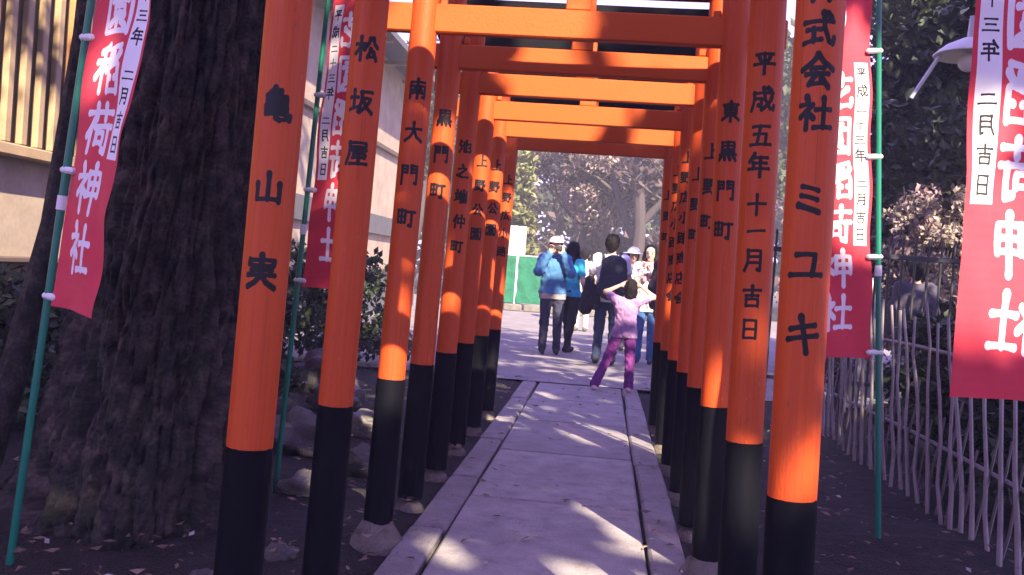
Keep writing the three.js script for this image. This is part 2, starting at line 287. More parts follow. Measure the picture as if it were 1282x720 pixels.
function postTexture(text, hi, seed) {   // text: [[char, height, size], ...]
  const w = hi ? 512 : 256, h = hi ? 2048 : 1024, R = rng(seed);
  return canvasTexture(w, h, (c) => {
    c.fillStyle = '#be4a1c'; c.fillRect(0, 0, w, h);
    for (let i = 0; i < 420; i++) { const x = R() * w, y = R() * h, l = (0.05 + R() * 0.3) * h; c.fillStyle = R() < 0.5 ? 'rgba(120,34,14,0.07)' : 'rgba(206,84,42,0.07)'; c.fillRect(x, y, 1 + R() * w * 0.02, l); }
    for (let i = 0; i < 60; i++) { c.fillStyle = 'rgba(96,34,20,' + (0.1 + R() * 0.25) + ')'; c.beginPath(); c.ellipse(R() * w, R() * h, 0.6 + R() * 2, 0.8 + R() * 5, R() * 0.4, 0, 6.3); c.fill(); }
    for (let i = 0; i < 16; i++) { let x = R() * w, y = R() * h; const l = (0.04 + R() * 0.16) * h; c.strokeStyle = 'rgba(70,20,10,' + (0.25 + R() * 0.35) + ')'; c.lineWidth = w / 512 * (0.8 + R()); c.beginPath(); c.moveTo(x, y); for (let k = 0; k < 8; k++) { x += (R() - 0.5) * w * 0.006; y += l / 8; c.lineTo(x, y); } c.stroke(); }
    for (let i = 0; i < 34; i++) { const x = R() * w, y = R() < 0.4 ? h * (1 - R() * 0.12) : R() * h, q = w / 512 * (1.5 + R() * 4); c.fillStyle = R() < 0.5 ? 'rgba(120,78,58,0.7)' : 'rgba(206,104,62,0.6)'; c.beginPath(); for (let k = 0; k < 7; k++) { const a = k / 7 * 6.283, d = q * (0.5 + R()); c.lineTo(x + Math.cos(a) * d, y + Math.sin(a) * d * 1.5); } c.fill(); }
    const px = w / (2 * Math.PI * PR), py = h / (TOPY - SPLIT);
    for (const [ch, y, s] of text) brush(c, ch, w / 2 + (R() - 0.5) * 0.006 * px, (TOPY - y) * py, s * px, s * py, '#140f14', 16, R);
  });
}
const seq = (s, y0, dy, size) => [...s].map((ch, i) => [ch, y0 - i * dy, size]);
const gates = [
  [-2.28, [['亀', 1.5, 0.085], ['山', 1.3, 0.085], ['実', 1.1, 0.085]], [['株', 1.84, 0.08], ['式', 1.74, 0.08], ['会', 1.645, 0.08], ['社', 1.55, 0.08], ['ミ', 1.36, 0.08], ['ユ', 1.21, 0.088], ['キ', 1.05, 0.09]], 'outermost vermilion torii gate beside the big tree trunk'],
  [-3.04, seq('松坂屋', 1.81, 0.165, 0.08), [['平', 1.83, 0.074], ['成', 1.72, 0.076], ['五', 1.61, 0.072], ['年', 1.52, 0.074], ['十', 1.40, 0.066], ['一', 1.32, 0.062], ['月', 1.23, 0.07], ['吉', 1.12, 0.068], ['日', 1.02, 0.064]], 'second vermilion torii gate from the big tree, date on its post'],
  [-3.85, seq('南大門町', 1.84, 0.172, 0.082), seq('東黒門町', 1.82, 0.153, 0.08), 'third vermilion torii gate counted from the big tree'],
  [-4.5, seq('黒門町', 1.83, 0.17, 0.08), seq('上野町', 1.75, 0.16, 0.075), 'fourth vermilion torii gate counted from the big tree'],
  [-5.2, seq('池之端仲町', 1.79, 0.135, 0.074), seq('上野町', 1.72, 0.16, 0.072), 'fourth vermilion torii gate counted from the plaza end of the path'],
  [-5.95, seq('上野公園', 1.80, 0.15, 0.074), seq('上野広小路商店会', 1.9, 0.122, 0.074), 'third vermilion torii gate counted from the plaza end of the path'],
  [-6.7, seq('上野公園', 1.86, 0.15, 0.08), seq('上野広小路商店会', 1.9, 0.122, 0.078), 'second vermilion torii gate counted from the plaza end of the path'],
  [-7.5, seq('上野広小路', 1.84, 0.14, 0.078), seq('上野町', 1.8, 0.16, 0.075), 'vermilion torii gate standing closest to the plaza and the child'],
];
function bentBeam(len, h, d, rise, c) {
  const g = new THREE.BoxGeometry(len, h, d, 16, 1, 1); const p = g.attributes.position;
  for (let i = 0; i < p.count; i++) { const x = p.getX(i) / (len / 2), top = p.getY(i) > 0; p.setY(i, p.getY(i) + rise * x * x * x * x); if (top) p.setZ(i, p.getZ(i) * 1.0); if (Math.abs(x) > 0.99) p.setX(i, p.getX(i) + Math.sign(x) * (top ? 0.025 : 0)); }
  g.computeVertexNormals(); return planarUV(g);
}
gates.forEach(([z, lt, rt, label], gi) => {
  const R = rng(100 + gi), cx = (XL + XR) / 2, g = thing('torii_gate', label, 'torii gate', [cx, 0, z], 0, 'torii gates over the stone path');
  const dy = (R() - 0.5) * 0.02;
  for (const [side, x, text] of [[-1, XL - cx, lt], [1, XR - cx, rt]]) {
    const jitter = gi < 3 ? 0 : (R() - 0.5) * 0.012;
    const mat = new THREE.MeshPhysicalMaterial({ color: lin(1, 1, 1), roughness: 0.42 + R() * 0.1, specularIntensity: 0.55, side: THREE.DoubleSide, map: postTexture(text, gi < 3, 500 + gi * 2 + side), bumpMap: grainMap, bumpScale: 0.0008 });
    const post = part('post', postGeo, mat, g); post.position.x = x + jitter; post.rotation.z = side * LEAN * (1 + (R() - 0.5) * 0.3); post.rotation.y = 0;
    post.rotation.set(0, -side * 0.17, 0); const lean = new THREE.Quaternion().setFromAxisAngle(V(0, 0, 1), side * LEAN * (1 + (R() - 0.5) * 0.25)); post.quaternion.premultiply(lean);
    part('base_sleeve', sleeveGeo, M.black, post); { const ft = part('footing', footGeo[Math.floor(R() * 3)], M.footing, post); if (gi !== 2) { ft.position.y = -0.045; ft.scale.set(0.82, 1, 0.82); } }
    part('wedge', boxAt(0.03, 0.03, 0.05, -side * 0.072, 2.205, 0, 0.004), M.red, post);
  }
  const w = XR - XL;
  part('tie_beam', boxAt(w + 0.3, 0.115, 0.05, 0, 2.13 + dy, 0, 0.006), M.red, g);
  part('centre_strut', boxAt(0.1, 0.27, 0.042, 0, 2.322 + dy, 0, 0.005), M.red, g);
  part('lintel_beam', bentBeam(w + 0.42, 0.06, 0.09, 0.012).translate(0, 2.476, 0), M.black, g);
  part('top_beam', bentBeam(w + 0.56, 0.07, 0.125, 0.02).translate(0, 2.545, 0), M.black, g);
});

// ---------- banners on green poles ----------
function bannerTexture(red) {
  return canvasTexture(512, 2048, (c, w, h) => {
    const R = rng(red * 31 + 5); c.fillStyle = red ? '#cf1226' : '#d4374b'; c.fillRect(0, 0, w, h);
    for (let i = 0; i < 300; i++) { c.fillStyle = R() < 0.5 ? 'rgba(120,4,20,0.05)' : 'rgba(240,50,60,0.05)'; c.fillRect(R() * w, R() * h, 4 + R() * 60, 2 + R() * 20); }
    const Y = (m) => (2.66 - m) / 1.8 * h, sx = w / 0.3, sy = h / 1.8;
    c.fillStyle = '#efeaf2'; c.beginPath(); c.arc(0.11 * sx, Y(2.44), 0.075 * sx, 0, 6.3); c.fill();
    c.fillStyle = '#d4374b'; c.beginPath(); c.arc(0.11 * sx, Y(2.44), 0.058 * sx, 0, 6.3); c.fill();
    c.fillStyle = '#efeaf2'; for (let k = 0; k < 5; k++) { const a = k / 5 * 6.283 - 1.57; c.beginPath(); c.ellipse(0.11 * sx + Math.cos(a) * 0.03 * sx, Y(2.44) + Math.sin(a) * 0.03 * sx, 0.024 * sx, 0.017 * sx, a, 0, 6.3); c.fill(); }
    [...'花園稲荷神社'].forEach((ch, i) => brush(c, ch, 0.138 * sx, Y(2.10 - i * 0.206), 0.152 * sx, 0.175 * sy, '#efe8f0', 14, R));
    c.fillStyle = '#f2eef4'; c.fillRect(0.222 * sx, Y(2.235), 0.064 * sx, 0.85 * sy);
    let y = 2.185; for (const ch of '平成二十三年 二月吉日') { if (ch === ' ') { y -= 0.05; continue; } const f = ch === '二' || ch === '三' || ch === '十' ? 0.8 : 1; brush(c, ch, 0.254 * sx, Y(y), 0.05 * sx, 0.058 * f * sy, '#17131c', 13, R); y -= 0.082 * (f < 1 ? 0.88 : 1); }
  });
}
const bannerTex = bannerTexture(0);
function banner(pos, turn, lean, poleLeft, seed, lift, label) {
  const g = thing('banner_flag', label, 'banner', pos, 0, 'red shrine banners on green poles'); g.rotation.set(0, turn, lean, 'ZYX');
  part('pole', tube([V(0, -0.05, 0), V(0, 1.3, 0), V(0.004, 2.8 + lift, 0)], [0.0135, 0.013, 0.0115], 12), M.pole, g);
  part('pole_collar', new THREE.CylinderGeometry(0.0165, 0.0165, 0.05, 12).translate(0, 1.27, 0), M.tabs, g);
  const s = poleLeft ? 1 : -1, R = rng(seed);
  const cg = new THREE.PlaneGeometry(0.3, 1.8, 14, 70), p = cg.attributes.position, uv = cg.attributes.uv;
  for (let i = 0; i < p.count; i++) {
    const u = uv.getX(i), v = uv.getY(i), fromPole = poleLeft ? u : 1 - u;
    const z = 0.03 * fromPole * Math.sin(v * 4 + seed) + 0.012 * fromPole * N3(u * 2 + seed, v * 7, seed) + 0.005 * Math.sin(u * 9 + v * 14 + seed);
    const x = s * (0.032 + fromPole * 0.3) - s * 0.012 * (1 - v) * fromPole + s * 0.006 * Math.sin(v * Math.PI * 8) * (1 - fromPole);
    p.setXYZ(i, x, 0.86 + v * 1.8 + lift + 0.006 * Math.sin(u * 3.1) , z);
  }
  cg.computeVertexNormals();
  const mat = new THREE.MeshPhysicalMaterial({ map: bannerTex, roughness: 0.8, side: THREE.DoubleSide, transmission: 0.18, thickness: 0, bumpMap: clothMap, bumpScale: 0.0005 });
  part('cloth', cg, mat, g);
  for (const y of [0.89, 1.335, 1.8, 2.29, 2.62]) {
    part('loop_tab', boxAt(0.075, 0.024, 0.034, s * 0.018, y + lift, 0, 0.008), M.tabs, g);
  }
  part('top_rod', tube([V(0, 2.72 + lift, 0), V(s * 0.34, 2.71 + lift, 0)], 0.007, 8), M.pole, g);
  return g;
}
banner([-2.01, 0, -3.2], -0.5, -0.083, true, 1.3, 0.05, 'red banner on leaning green pole in front of the big tree trunk');
banner([-1.535, 0, -4.6], Math.PI - 0.42, -0.04, false, 2.1, 0.13, 'red banner beyond the big tree trunk, partly hidden by gate posts');
banner([1.36, 0, -4.62], 0, 0.078, false, 3.7, 0, 'red banner on green pole between the torii gates and the stick fence');
banner([1.275, 0, -2.72], Math.PI - 0.05, 0.0, true, 4.4, 0.03, 'red banner in dappled sun in front of the stick fence');

// ---------- trees ----------
function leafCloud(centres, R, opts) {   // merged leaf faces: centres [[x,y,z,r], ...]
  const { per, size, colors, keep, flat = 0.7, aspect = 1.8 } = opts, pos = [], col = [], nor = [];
  const q = new THREE.Quaternion(), a = V(0, 0, 0), b = V(0, 0, 0), n = V(0, 0, 0), c = new THREE.Color();
  for (const [cx, cy, cz, cr] of centres) {
    const tone = R();
    for (let i = 0; i < per; i++) {
      const th = R() * 6.2832, ph = Math.acos(2 * R() - 1), rr = cr * Math.cbrt(R());
      const x = cx + rr * Math.sin(ph) * Math.cos(th), y = cy + rr * Math.cos(ph) * flat, z = cz + rr * Math.sin(ph) * Math.sin(th);
      if (keep && !keep(x, y, z)) continue;
      q.setFromEuler(new THREE.Euler((R() - 0.5) * 2.4, R() * 6.28, (R() - 0.5) * 2.4)); const s = size * (0.6 + R() * 0.8);
      a.set(s * aspect * 0.5, 0, 0).applyQuaternion(q); b.set(0, 0, s * 0.5).applyQuaternion(q); n.set(0, 1, 0).applyQuaternion(q);
      const k = Math.min(colors.length - 1, Math.floor((tone * 0.6 + R() * 0.4) * colors.length)), m = 0.75 + R() * 0.5; c.setRGB(colors[k][0] * m, colors[k][1] * m, colors[k][2] * m);
      const up = s * 0.12, P = [V(x - a.x, y - a.y, z - a.z), V(x + b.x + n.x * up, y + b.y + n.y * up, z + b.z + n.z * up), V(x + a.x, y + a.y, z + a.z), V(x - b.x + n.x * up, y - b.y + n.y * up, z - b.z + n.z * up)];
      for (const t of [0, 1, 2, 0, 2, 3]) { pos.push(P[t].x, P[t].y, P[t].z); col.push(c.r, c.g, c.b); nor.push(n.x, n.y, n.z); }
    }
  }
  const g = new THREE.BufferGeometry(); g.setAttribute('position', new THREE.Float32BufferAttribute(pos, 3)); g.setAttribute('color', new THREE.Float32BufferAttribute(col, 3)); g.computeVertexNormals(); return g;
}
function limbs(R, o) {   // recursive limbs; returns {geos, tips}
  const geos = [], tips = [];
  function grow(p, dir, len, r, depth) {
    const n = 4, pts = [p.clone()], rad = [r]; let d = dir.clone(), q = p.clone();
    for (let i = 1; i <= n; i++) { d.add(V((R() - 0.5) * o.wob, (R() - 0.5) * o.wob * 0.6 + o.lift, (R() - 0.5) * o.wob)).normalize(); q = q.clone().addScaledVector(d, len / n); pts.push(q); rad.push(r * lerp(1, o.taper, i / n)); }
    geos.push(tube(pts, rad, depth === 0 ? 10 : depth < 2 ? 6 : 4, false));
    if (depth >= o.minTip) for (let i = 2; i <= n; i++) tips.push(pts[i]);
    if (depth < o.depth) {
      const kids = o.kids + Math.floor(R() * 2);
      for (let k = 0; k < kids; k++) {
        const at = depth === 0 ? lerp(o.firstAt ?? 0.45, 1, (k + R() * 0.5) / kids) : lerp(0.35, 1, (k + R() * 0.6) / kids), f = at * n, i = Math.min(n - 1, Math.floor(f)), pp = pts[i].clone().lerp(pts[i + 1], f - i);
        const az = R() * 6.28, nd = d.clone().multiplyScalar(1 - o.spread * 0.5).add(V(Math.cos(az) * o.spread, (R() - 0.25) * o.spread * 0.6, Math.sin(az) * o.spread)).normalize();
        grow(pp, nd, len * o.shrink * (0.75 + R() * 0.5), Math.max(0.006, rad[i] * (0.45 + R() * 0.2)), depth + 1);
      }
    }
  }
  grow(V(0, -0.1, 0), V((R() - 0.5) * 0.1, 1, (R() - 0.5) * 0.1).normalize(), o.len, o.r, 0);
  return { geos, tips };
}
function tree(name, label, pos, seed, o, group) {
  const R = rng(seed), g = thing(name, label, 'tree', pos, 0, group), { geos, tips } = limbs(R, o);
  part('trunk', mergeGeometries(geos), o.bark ?? M.branch, g);
  if (o.per) {
    const cs = tips.filter(() => R() < (o.fill ?? 1)).map((t) => [t.x, t.y, t.z, o.clump * (0.6 + R() * 0.8)]);
    part('crown', leafCloud(cs, R, { per: o.per, size: o.leaf, colors: o.colors, flat: 0.75 }), o.mat ?? M.foliage, g);
  }
  return g;
}
const GREEN = [[0.026, 0.04, 0.016], [0.036, 0.055, 0.02], [0.05, 0.072, 0.028], [0.022, 0.032, 0.02]];
const BRONZE = [[0.055, 0.032, 0.03], [0.08, 0.05, 0.046], [0.13, 0.083, 0.078], [0.04, 0.025, 0.024]];
const PALE = [[0.3, 0.24, 0.2], [0.36, 0.29, 0.25], [0.22, 0.16, 0.15], [0.34, 0.22, 0.23]];
const LIME = [[0.13, 0.15, 0.04], [0.18, 0.19, 0.06], [0.22, 0.21, 0.09], [0.08, 0.1, 0.035]];

const litSpots = [];   // places the photograph shows in sun: [x, y, z, radius]
const lit = (x, y, z, r) => litSpots.push([x, y, z, r]);
[[0.05, -3.72, 0.07], [0.17, -3.78, 0.09], [0.3, -3.85, 0.07], [0.1, -3.95, 0.06], [0.24, -3.66, 0.07], [-0.5, -3.7, 0.04], [-0.58, -3.85, 0.04], [0.38, -3.98, 0.06], [0.0, -3.58, 0.05], [-0.46, -4.0, 0.03]].forEach(([x, z, r]) => lit(x, 0, z, r));
for (let i = 0; i <= 9; i++) lit(lerp(-0.75, 0.45, i / 9), 0, lerp(-7.56, -6.62, i / 9), 0.21);
[[-0.35, 2.13, -3.85, 0.1], [-0.45, 2.16, -3.85, 0.08], [-0.25, 2.15, -3.85, 0.06]].forEach((q) => lit(...q));
[[-0.3, 2.13, -4.5, 0.1], [-0.13, 2.2, -4.5, 0.12], [-0.02, 2.14, -4.5, 0.1], [0.37, 2.13, -4.5, 0.09]].forEach((q) => lit(...q));
[[-0.35, 2.13, -5.2, 0.08], [-0.15, 2.16, -5.2, 0.1], [0.05, 2.13, -5.2, 0.08], [0.2, 2.13, -5.2, 0.09], [0.35, 2.13, -5.2, 0.08]].forEach((q) => lit(...q));
for (let i = 0; i < 7; i++) lit(-0.85 + i * 0.13, 2.13, -5.95, 0.1);
for (let i = 0; i < 4; i++) lit(-0.84, 2.0 - i * 0.12, -5.95, 0.08);
[[-0.7, 2.13, -6.7, 0.1], [-0.45, 2.13, -6.7, 0.12], [-0.25, 2.15, -6.7, 0.08], [0.3, 2.13, -6.7, 0.12]].forEach((q) => lit(...q));
for (let i = 0; i < 5; i++) lit(-0.85, 2.0 - i * 0.15, -6.7, 0.08);
[[0.47, 1.95, -6.7, 0.1], [0.47, 1.8, -6.7, 0.07], [0.47, 1.75, -5.95, 0.07], [0.47, 0.98, -6.7, 0.05], [-0.86, 0.85, -6.7, 0.1], [-0.86, 1.0, -6.7, 0.08], [-0.86, 1.25, -5.95, 0.07], [-0.86, 0.95, -5.2, 0.06]].forEach((q) => lit(...q));
[[0.48, 0.73, -2.25, 0.045], [-0.86, 0.82, -3.82, 0.06], [-0.86, 0.9, -3.82, 0.05], [-0.85, 2.1, -3.85, 0.07], [-0.85, 2.2, -3.85, 0.06], [-0.84, 2.1, -3.04, 0.04]].forEach((q) => lit(...q));
[[0.97, 1.68, -2.72, 0.05], [1.03, 1.62, -2.72, 0.05], [0.95, 1.58, -2.72, 0.04], [1.0, 1.4, -2.72, 0.045], [0.97, 1.3, -2.72, 0.07], [1.06, 1.28, -2.72, 0.09], [0.98, 1.18, -2.72, 0.08], [1.08, 1.15, -2.72, 0.08], [1.1, 1.4, -2.72, 0.06]].forEach((q) => lit(...q));
[[-1.84, 1.6, -3.28, 0.035], [1.2, 1.05, -4.62, 0.04], [1.18, 0.98, -4.62, 0.035], [1.75, 1.0, -6.6, 0.08], [1.85, 1.1, -5.3, 0.05], [-1.2, 0.1, -4.6, 0.1], [-1.5, 0.3, -6.0, 0.14]].forEach((q) => lit(...q));
[[-0.75, 1.25, -13.4, 0.1], [-0.7, 1.6, -13.4, 0.12], [-0.1, 1.35, -12.6, 0.14], [0.6, 1.3, -13.1, 0.2], [0.6, 1.0, -13.1, 0.15], [0.25, 0.85, -9.75, 0.1], [0.2, 0.3, -9.8, 0.08]].forEach((q) => lit(...q));
for (let i = 0; i < 8; i++) { lit(-0.95 + i * 0.14, 0, -13.0 + i * 0.02, 0.06); lit(-0.9 + i * 0.2, 0, -16.5 + i * 0.1, 0.2); lit(-0.6 + i * 0.12, 0, -11.2 + i * 0.05, 0.06); lit(-2 + i * 0.4, 0, -19.5, 0.35); }
for (let i = 0; i < 24; i++) lit(2.9 + ((i * 0.618) % 1) * 1.2, 1.6 + ((i * 0.377) % 1) * 0.9, -11.2, 0.16);
for (let i = 0; i < 10; i++) lit(1.85, 0.75 + ((i * 0.618) % 1) * 0.35, -5.9 - i * 0.22, 0.025);
for (let i = 0; i < 36; i++) lit(-5.0, 1.0 + ((i * 0.618) % 1) * 3.6, -5.5 - ((i * 0.377) % 1) * 15, 0.28);
function notShadingSpots(x, y, z) {
  for (const [tx, ty, tz, r] of litSpots) {
    const dx = x - tx, dy = y - ty, dz = z - tz, t = dx * SUN.x + dy * SUN.y + dz * SUN.z; if (t < 0) continue; const m = r < 0.065 ? 0.06 : 0.09;
    const ex = dx - t * SUN.x, ey = dy - t * SUN.y, ez = dz - t * SUN.z; if (ex * ex + ey * ey + ez * ez < (r + m) * (r + m)) return false;
  }
  return true;
}

// the big trunk at the path's edge, with ridged bark and root flare
{
  const g = thing('big_tree', 'massive dark ridged tree trunk with flared roots beside the first gate', 'tree', [-1.93, 0, -4.0]);
  const nu = 240, nv = 300, Ht = 7.5, pos = [], uv = [], idx = [];
  for (let j = 0; j <= nv; j++) {
    const t = Math.pow(j / nv, 1.6), y = -0.15 + t * (Ht + 0.15);
    for (let i = 0; i <= nu; i++) {
      const a = i / nu * 2 * Math.PI, ca = Math.cos(a), sa = Math.sin(a);
      let r = 0.315 + 0.05 * Math.exp(-y / 1.6) + 0.13 * Math.exp(-Math.max(0, y) / 0.45) * (1 + 0.55 * Math.sin(a * 5 + 1.2) + 0.3 * Math.sin(a * 3));
      r *= 1 + 0.05 * N3(ca * 1.2, y * 0.5, sa * 1.2);
      const tw = a + y * 0.08, rid = 1 - Math.abs(N3(Math.cos(tw) * 5.5, y * 1.5, Math.sin(tw) * 5.5)), rid2 = 1 - Math.abs(N3(Math.cos(a) * 12 + 9, y * 2.6, Math.sin(a) * 12)), fine2 = N3(Math.cos(a) * 26, y * 17, Math.sin(a) * 26), lump = N3(ca * 3 + 4, y * 1.7, sa * 3);
      r += 0.03 * lump - 0.04 * Math.pow(rid, 6) - 0.026 * Math.pow(rid2, 5) + 0.011 * fine2;
      pos.push(ca * r + (y > 0 ? y * 0.04 : 0), y, sa * r); uv.push(i / nu * 2.4, y * 0.9);
    }
  }
  const w = nu + 1; for (let j = 0; j < nv; j++) for (let i = 0; i < nu; i++) { const a = j * w + i; idx.push(a, a + w, a + 1, a + 1, a + w, a + w + 1); }
  const tg = new THREE.BufferGeometry(); tg.setAttribute('position', new THREE.Float32BufferAttribute(pos, 3)); tg.setAttribute('uv', new THREE.Float32BufferAttribute(uv, 2)); tg.setIndex(idx); tg.computeVertexNormals();
  part('trunk', tg, M.bark, g);
  const R = rng(77), lb = [], cs = [];
  for (let k = 0; k < 9; k++) {
    const a = k * 2.4 + R(), y0 = 5.0 + R() * 2.2, L = 2.5 + R() * 2.5, p0 = V(Math.cos(a) * 0.15 + 0.28, y0, Math.sin(a) * 0.15), p1 = V(Math.cos(a) * L * 0.5, y0 + 1.4, Math.sin(a) * L * 0.5), p2 = V(Math.cos(a) * L, y0 + 2.4 + R(), Math.sin(a) * L);
    lb.push(tube([p0, p1, p2], [0.14, 0.09, 0.03], 7, false)); for (let i = 0; i < 26; i++) cs.push([lerp(p1.x, p2.x, R() * 1.2) + (R() - 0.5) * 2, lerp(p1.y, p2.y, R()) + (R() - 0.2) * 1.6, lerp(p1.z, p2.z, R() * 1.2) + (R() - 0.5) * 2, 0.5]);
  }
  part('limb', mergeGeometries(lb), M.bark, g);
  part('crown', leafCloud(cs, R, { per: 45, size: 0.085, colors: GREEN, keep: (x, y, z) => notShadingSpots(x - 1.93, y, z - 4.0) }), M.canopy, g);
  // a grey climbing root leaning on the trunk
  part('side_root', tube([V(-0.62, -0.1, 0.35), V(-0.5, 0.5, 0.22), V(-0.43, 1.2, 0.1), V(-0.34, 2.0, 0.12), V(-0.3, 3.2, 0.1)], [0.1, 0.06, 0.045, 0.035, 0.03], 9), M.bark, g);
}

// evergreen standing behind the viewer's right shoulder: its crown throws the dappled shade on the path
{
  const base = V(5.8, 0, 5.6), g = thing('shade_tree', 'broad evergreen tree shading the start of the gate path', 'tree', [base.x, 0, base.z]), R = rng(303), lb = [], cs = [];
  const tr = tube([V(0, -0.1, 0), V(-0.1, 2, -0.1), V(-0.35, 4.5, -0.3), V(-0.7, 7.5, -0.6), V(-0.9, 10, -0.8)], [0.42, 0.33, 0.28, 0.2, 0.08], 14, false); part('trunk', tr, M.bark, g);
  for (let k = 0; k < 16; k++) { const a = k * 2.4, y0 = 4.2 + k * 0.35, L = 5.5 - k * 0.18, p0 = V(-0.35 - k * 0.03, y0, -0.3), p1 = V(-0.4 + Math.cos(a) * L * 0.55, y0 + 1.2, -0.3 + Math.sin(a) * L * 0.55), p2 = V(-0.4 + Math.cos(a) * L, y0 + 1.9, -0.3 + Math.sin(a) * L); lb.push(tube([p0, p1, p2], [0.12, 0.07, 0.02], 6, false)); }
  const limbGeo = mergeGeometries(lb); part('limb', limbGeo, M.bark, g);
  for (let k = 0; k < 2200; k++) { const a = R() * 6.283, rr = 6.3 * Math.sqrt(R()), y = 5.0 + R() * 4.6, sq = 1 - 0.35 * Math.abs(y - 7) / 3; cs.push([-1.6 + Math.cos(a) * rr * sq, y, -0.9 + Math.sin(a) * rr * sq, 0.42]); }
  part('crown', leafCloud(cs, R, { per: 38, size: 0.1, colors: GREEN, aspect: 1.7, keep: (x, y, z) => notShadingSpots(x + base.x, y, z + base.z) }), M.canopy, g);
}

{
  const base = V(5.2, 0, -5.2), g = thing('shade_tree', 'evergreen tree beside the plaza shading the visitors', 'tree', [base.x, 0, base.z]), R = rng(313), lb = [], cs = [];
  part('trunk', tube([V(0, -0.1, 0), V(-0.1, 2.5, 0), V(-0.4, 5, -0.1), V(-0.8, 8.5, -0.2)], [0.3, 0.24, 0.18, 0.05], 12, false), M.bark, g);
  for (let k = 0; k < 12; k++) { const a = k * 2.4, y0 = 4 + k * 0.3, L = 3.4 - k * 0.12; lb.push(tube([V(-0.35, y0, -0.1), V(-0.5 + Math.cos(a) * L * 0.5, y0 + 0.9, Math.sin(a) * L * 0.5), V(-0.5 + Math.cos(a) * L, y0 + 1.4, Math.sin(a) * L)], [0.08, 0.05, 0.015], 6, false)); }
  part('limb', mergeGeometries(lb), M.bark, g);
  for (let k = 0; k < 400; k++) { const a = R() * 6.283, rr = 3.3 * Math.sqrt(R()), y = 4.6 + R() * 3.6; cs.push([-1.4 + Math.cos(a) * rr, y, -0.9 + Math.sin(a) * rr, 0.38]); }
  part('crown', leafCloud(cs, R, { per: 34, size: 0.1, colors: GREEN, keep: (x, y, z) => notShadingSpots(x + base.x, y, z + base.z) }), M.canopy, g);
}

// ---------- building on the left ----------
{
  const X = -5.0, b = thing('shrine_office', 'cream plastered shrine office with wooden slat screens behind the big tree', 'building', [X, 0, -13]);
  const zz = (z) => z + 13;
  part('wall', boxAt(0.25, 5.6, 24, -0.2, 2.75, 0, 0.02, 0.4), M.plaster, b);
  part('footing_band', boxAt(0.1, 0.75, 24.1, -0.02, 0.35, 0, 0.02, 0.4), M.plasterGrey, b);
  part('ledge', boxAt(0.14, 0.05, 24.1, -0.01, 0.92, 0, 0.01), M.woodDark, b);
  part('lower_board', boxAt(0.08, 0.42, 11.5, -0.03, 1.9, zz(-19.2), 0.01), M.plasterGrey, b);
  // slat window
  const win = part('window', boxAt(0.06, 2.1, 3.3, -0.06, 2.92, zz(-7.0), 0.01), M.woodDark, b);
  part('sill', boxAt(0.16, 0.1, 3.5, 0.02, 1.83, zz(-7.0), 0.012), M.wood, win);
  part('head_beam', boxAt(0.14, 0.12, 3.5, 0.01, 4.02, zz(-7.0), 0.012), M.wood, win);
  for (let i = 0; i < 15; i++) part('slat', boxAt(0.06, 2.06, 0.085, 0.02, 2.92, zz(-5.45 - i * 0.225), 0.008, 1, i), i % 5 === 3 ? M.woodOrange : M.wood, win);
  for (const z of [-9.0, -11.2, -13.6]) part('post', boxAt(0.12, 4.6, 0.14, -0.02, 3.24, zz(z), 0.01), M.wood, b);
  part('rail', boxAt(0.08, 0.1, 15, -0.03, 3.6, zz(-16.5), 0.01), M.woodDark, b);
  const rf = part('roof', polyGeo([0.7, 5.5, -12.4, 0.7, 5.5, 12.4, -3.5, 7.4, -12.4, -3.5, 7.4, 12.4, 0.7, 5.38, -12.4, 0.7, 5.38, 12.4, -3.5, 7.28, -12.4, -3.5, 7.28, 12.4], [0, 2, 1, 1, 2, 3, 4, 5, 6, 5, 7, 6, 0, 1, 4, 1, 5, 4, 0, 4, 2, 2, 4, 6, 1, 3, 5, 3, 7, 5]), M.plasterGrey, b);
  for (let i = 0; i < 12; i++) part('rafter', boxAt(0.75, 0.08, 0.07, 0.25, 5.36, -11.5 + i * 2.09, 0.008), M.wood, rf);
  part('far_wall', boxAt(0.25, 5.4, 24, -3.4, 2.7, 0, 0.02, 0.4), M.plaster, b);
}

// ---------- stones on the left bank ----------
{
  const R = rng(21);
  const spots = [[-1.35, -4.55, 0.12, 1, 'pale rounded stone behind the second gate post'], [-1.25, -5.2, 0.13, 0, 'grey boulder between the banner pole and gate posts'], [-1.8, -5.7, 0.2, 0, 'large grey boulder behind the hidden banner'], [-1.5, -6.3, 0.15, 1, 'pale sunlit boulder on the soil bank'], [-1.15, -3.55, 0.07, 0, 'small brown stone beside the first gate post'], [-1.3, -3.2, 0.055, 0, 'small stone at the root of the big tree'], [-1.08, -2.95, 0.05, 1, 'small pale stone between first two gate posts'], [-1.95, -7.2, 0.2, 1, 'pale boulder below the shrine office wall'], [-2.4, -8.3, 0.3, 0, 'dark boulder nearest the shrine office wall']];
  for (const [x, z, r, pale, label] of spots) { const m = solo('boulder', rockGeo(r, R() * 50, 0.7), pale ? M.stonePale : M.stone, label, 'stone', 'stones on the soil bank'); m.position.set(x, r * 0.35 - 0.03, z); m.rotation.y = R() * 6; }
}
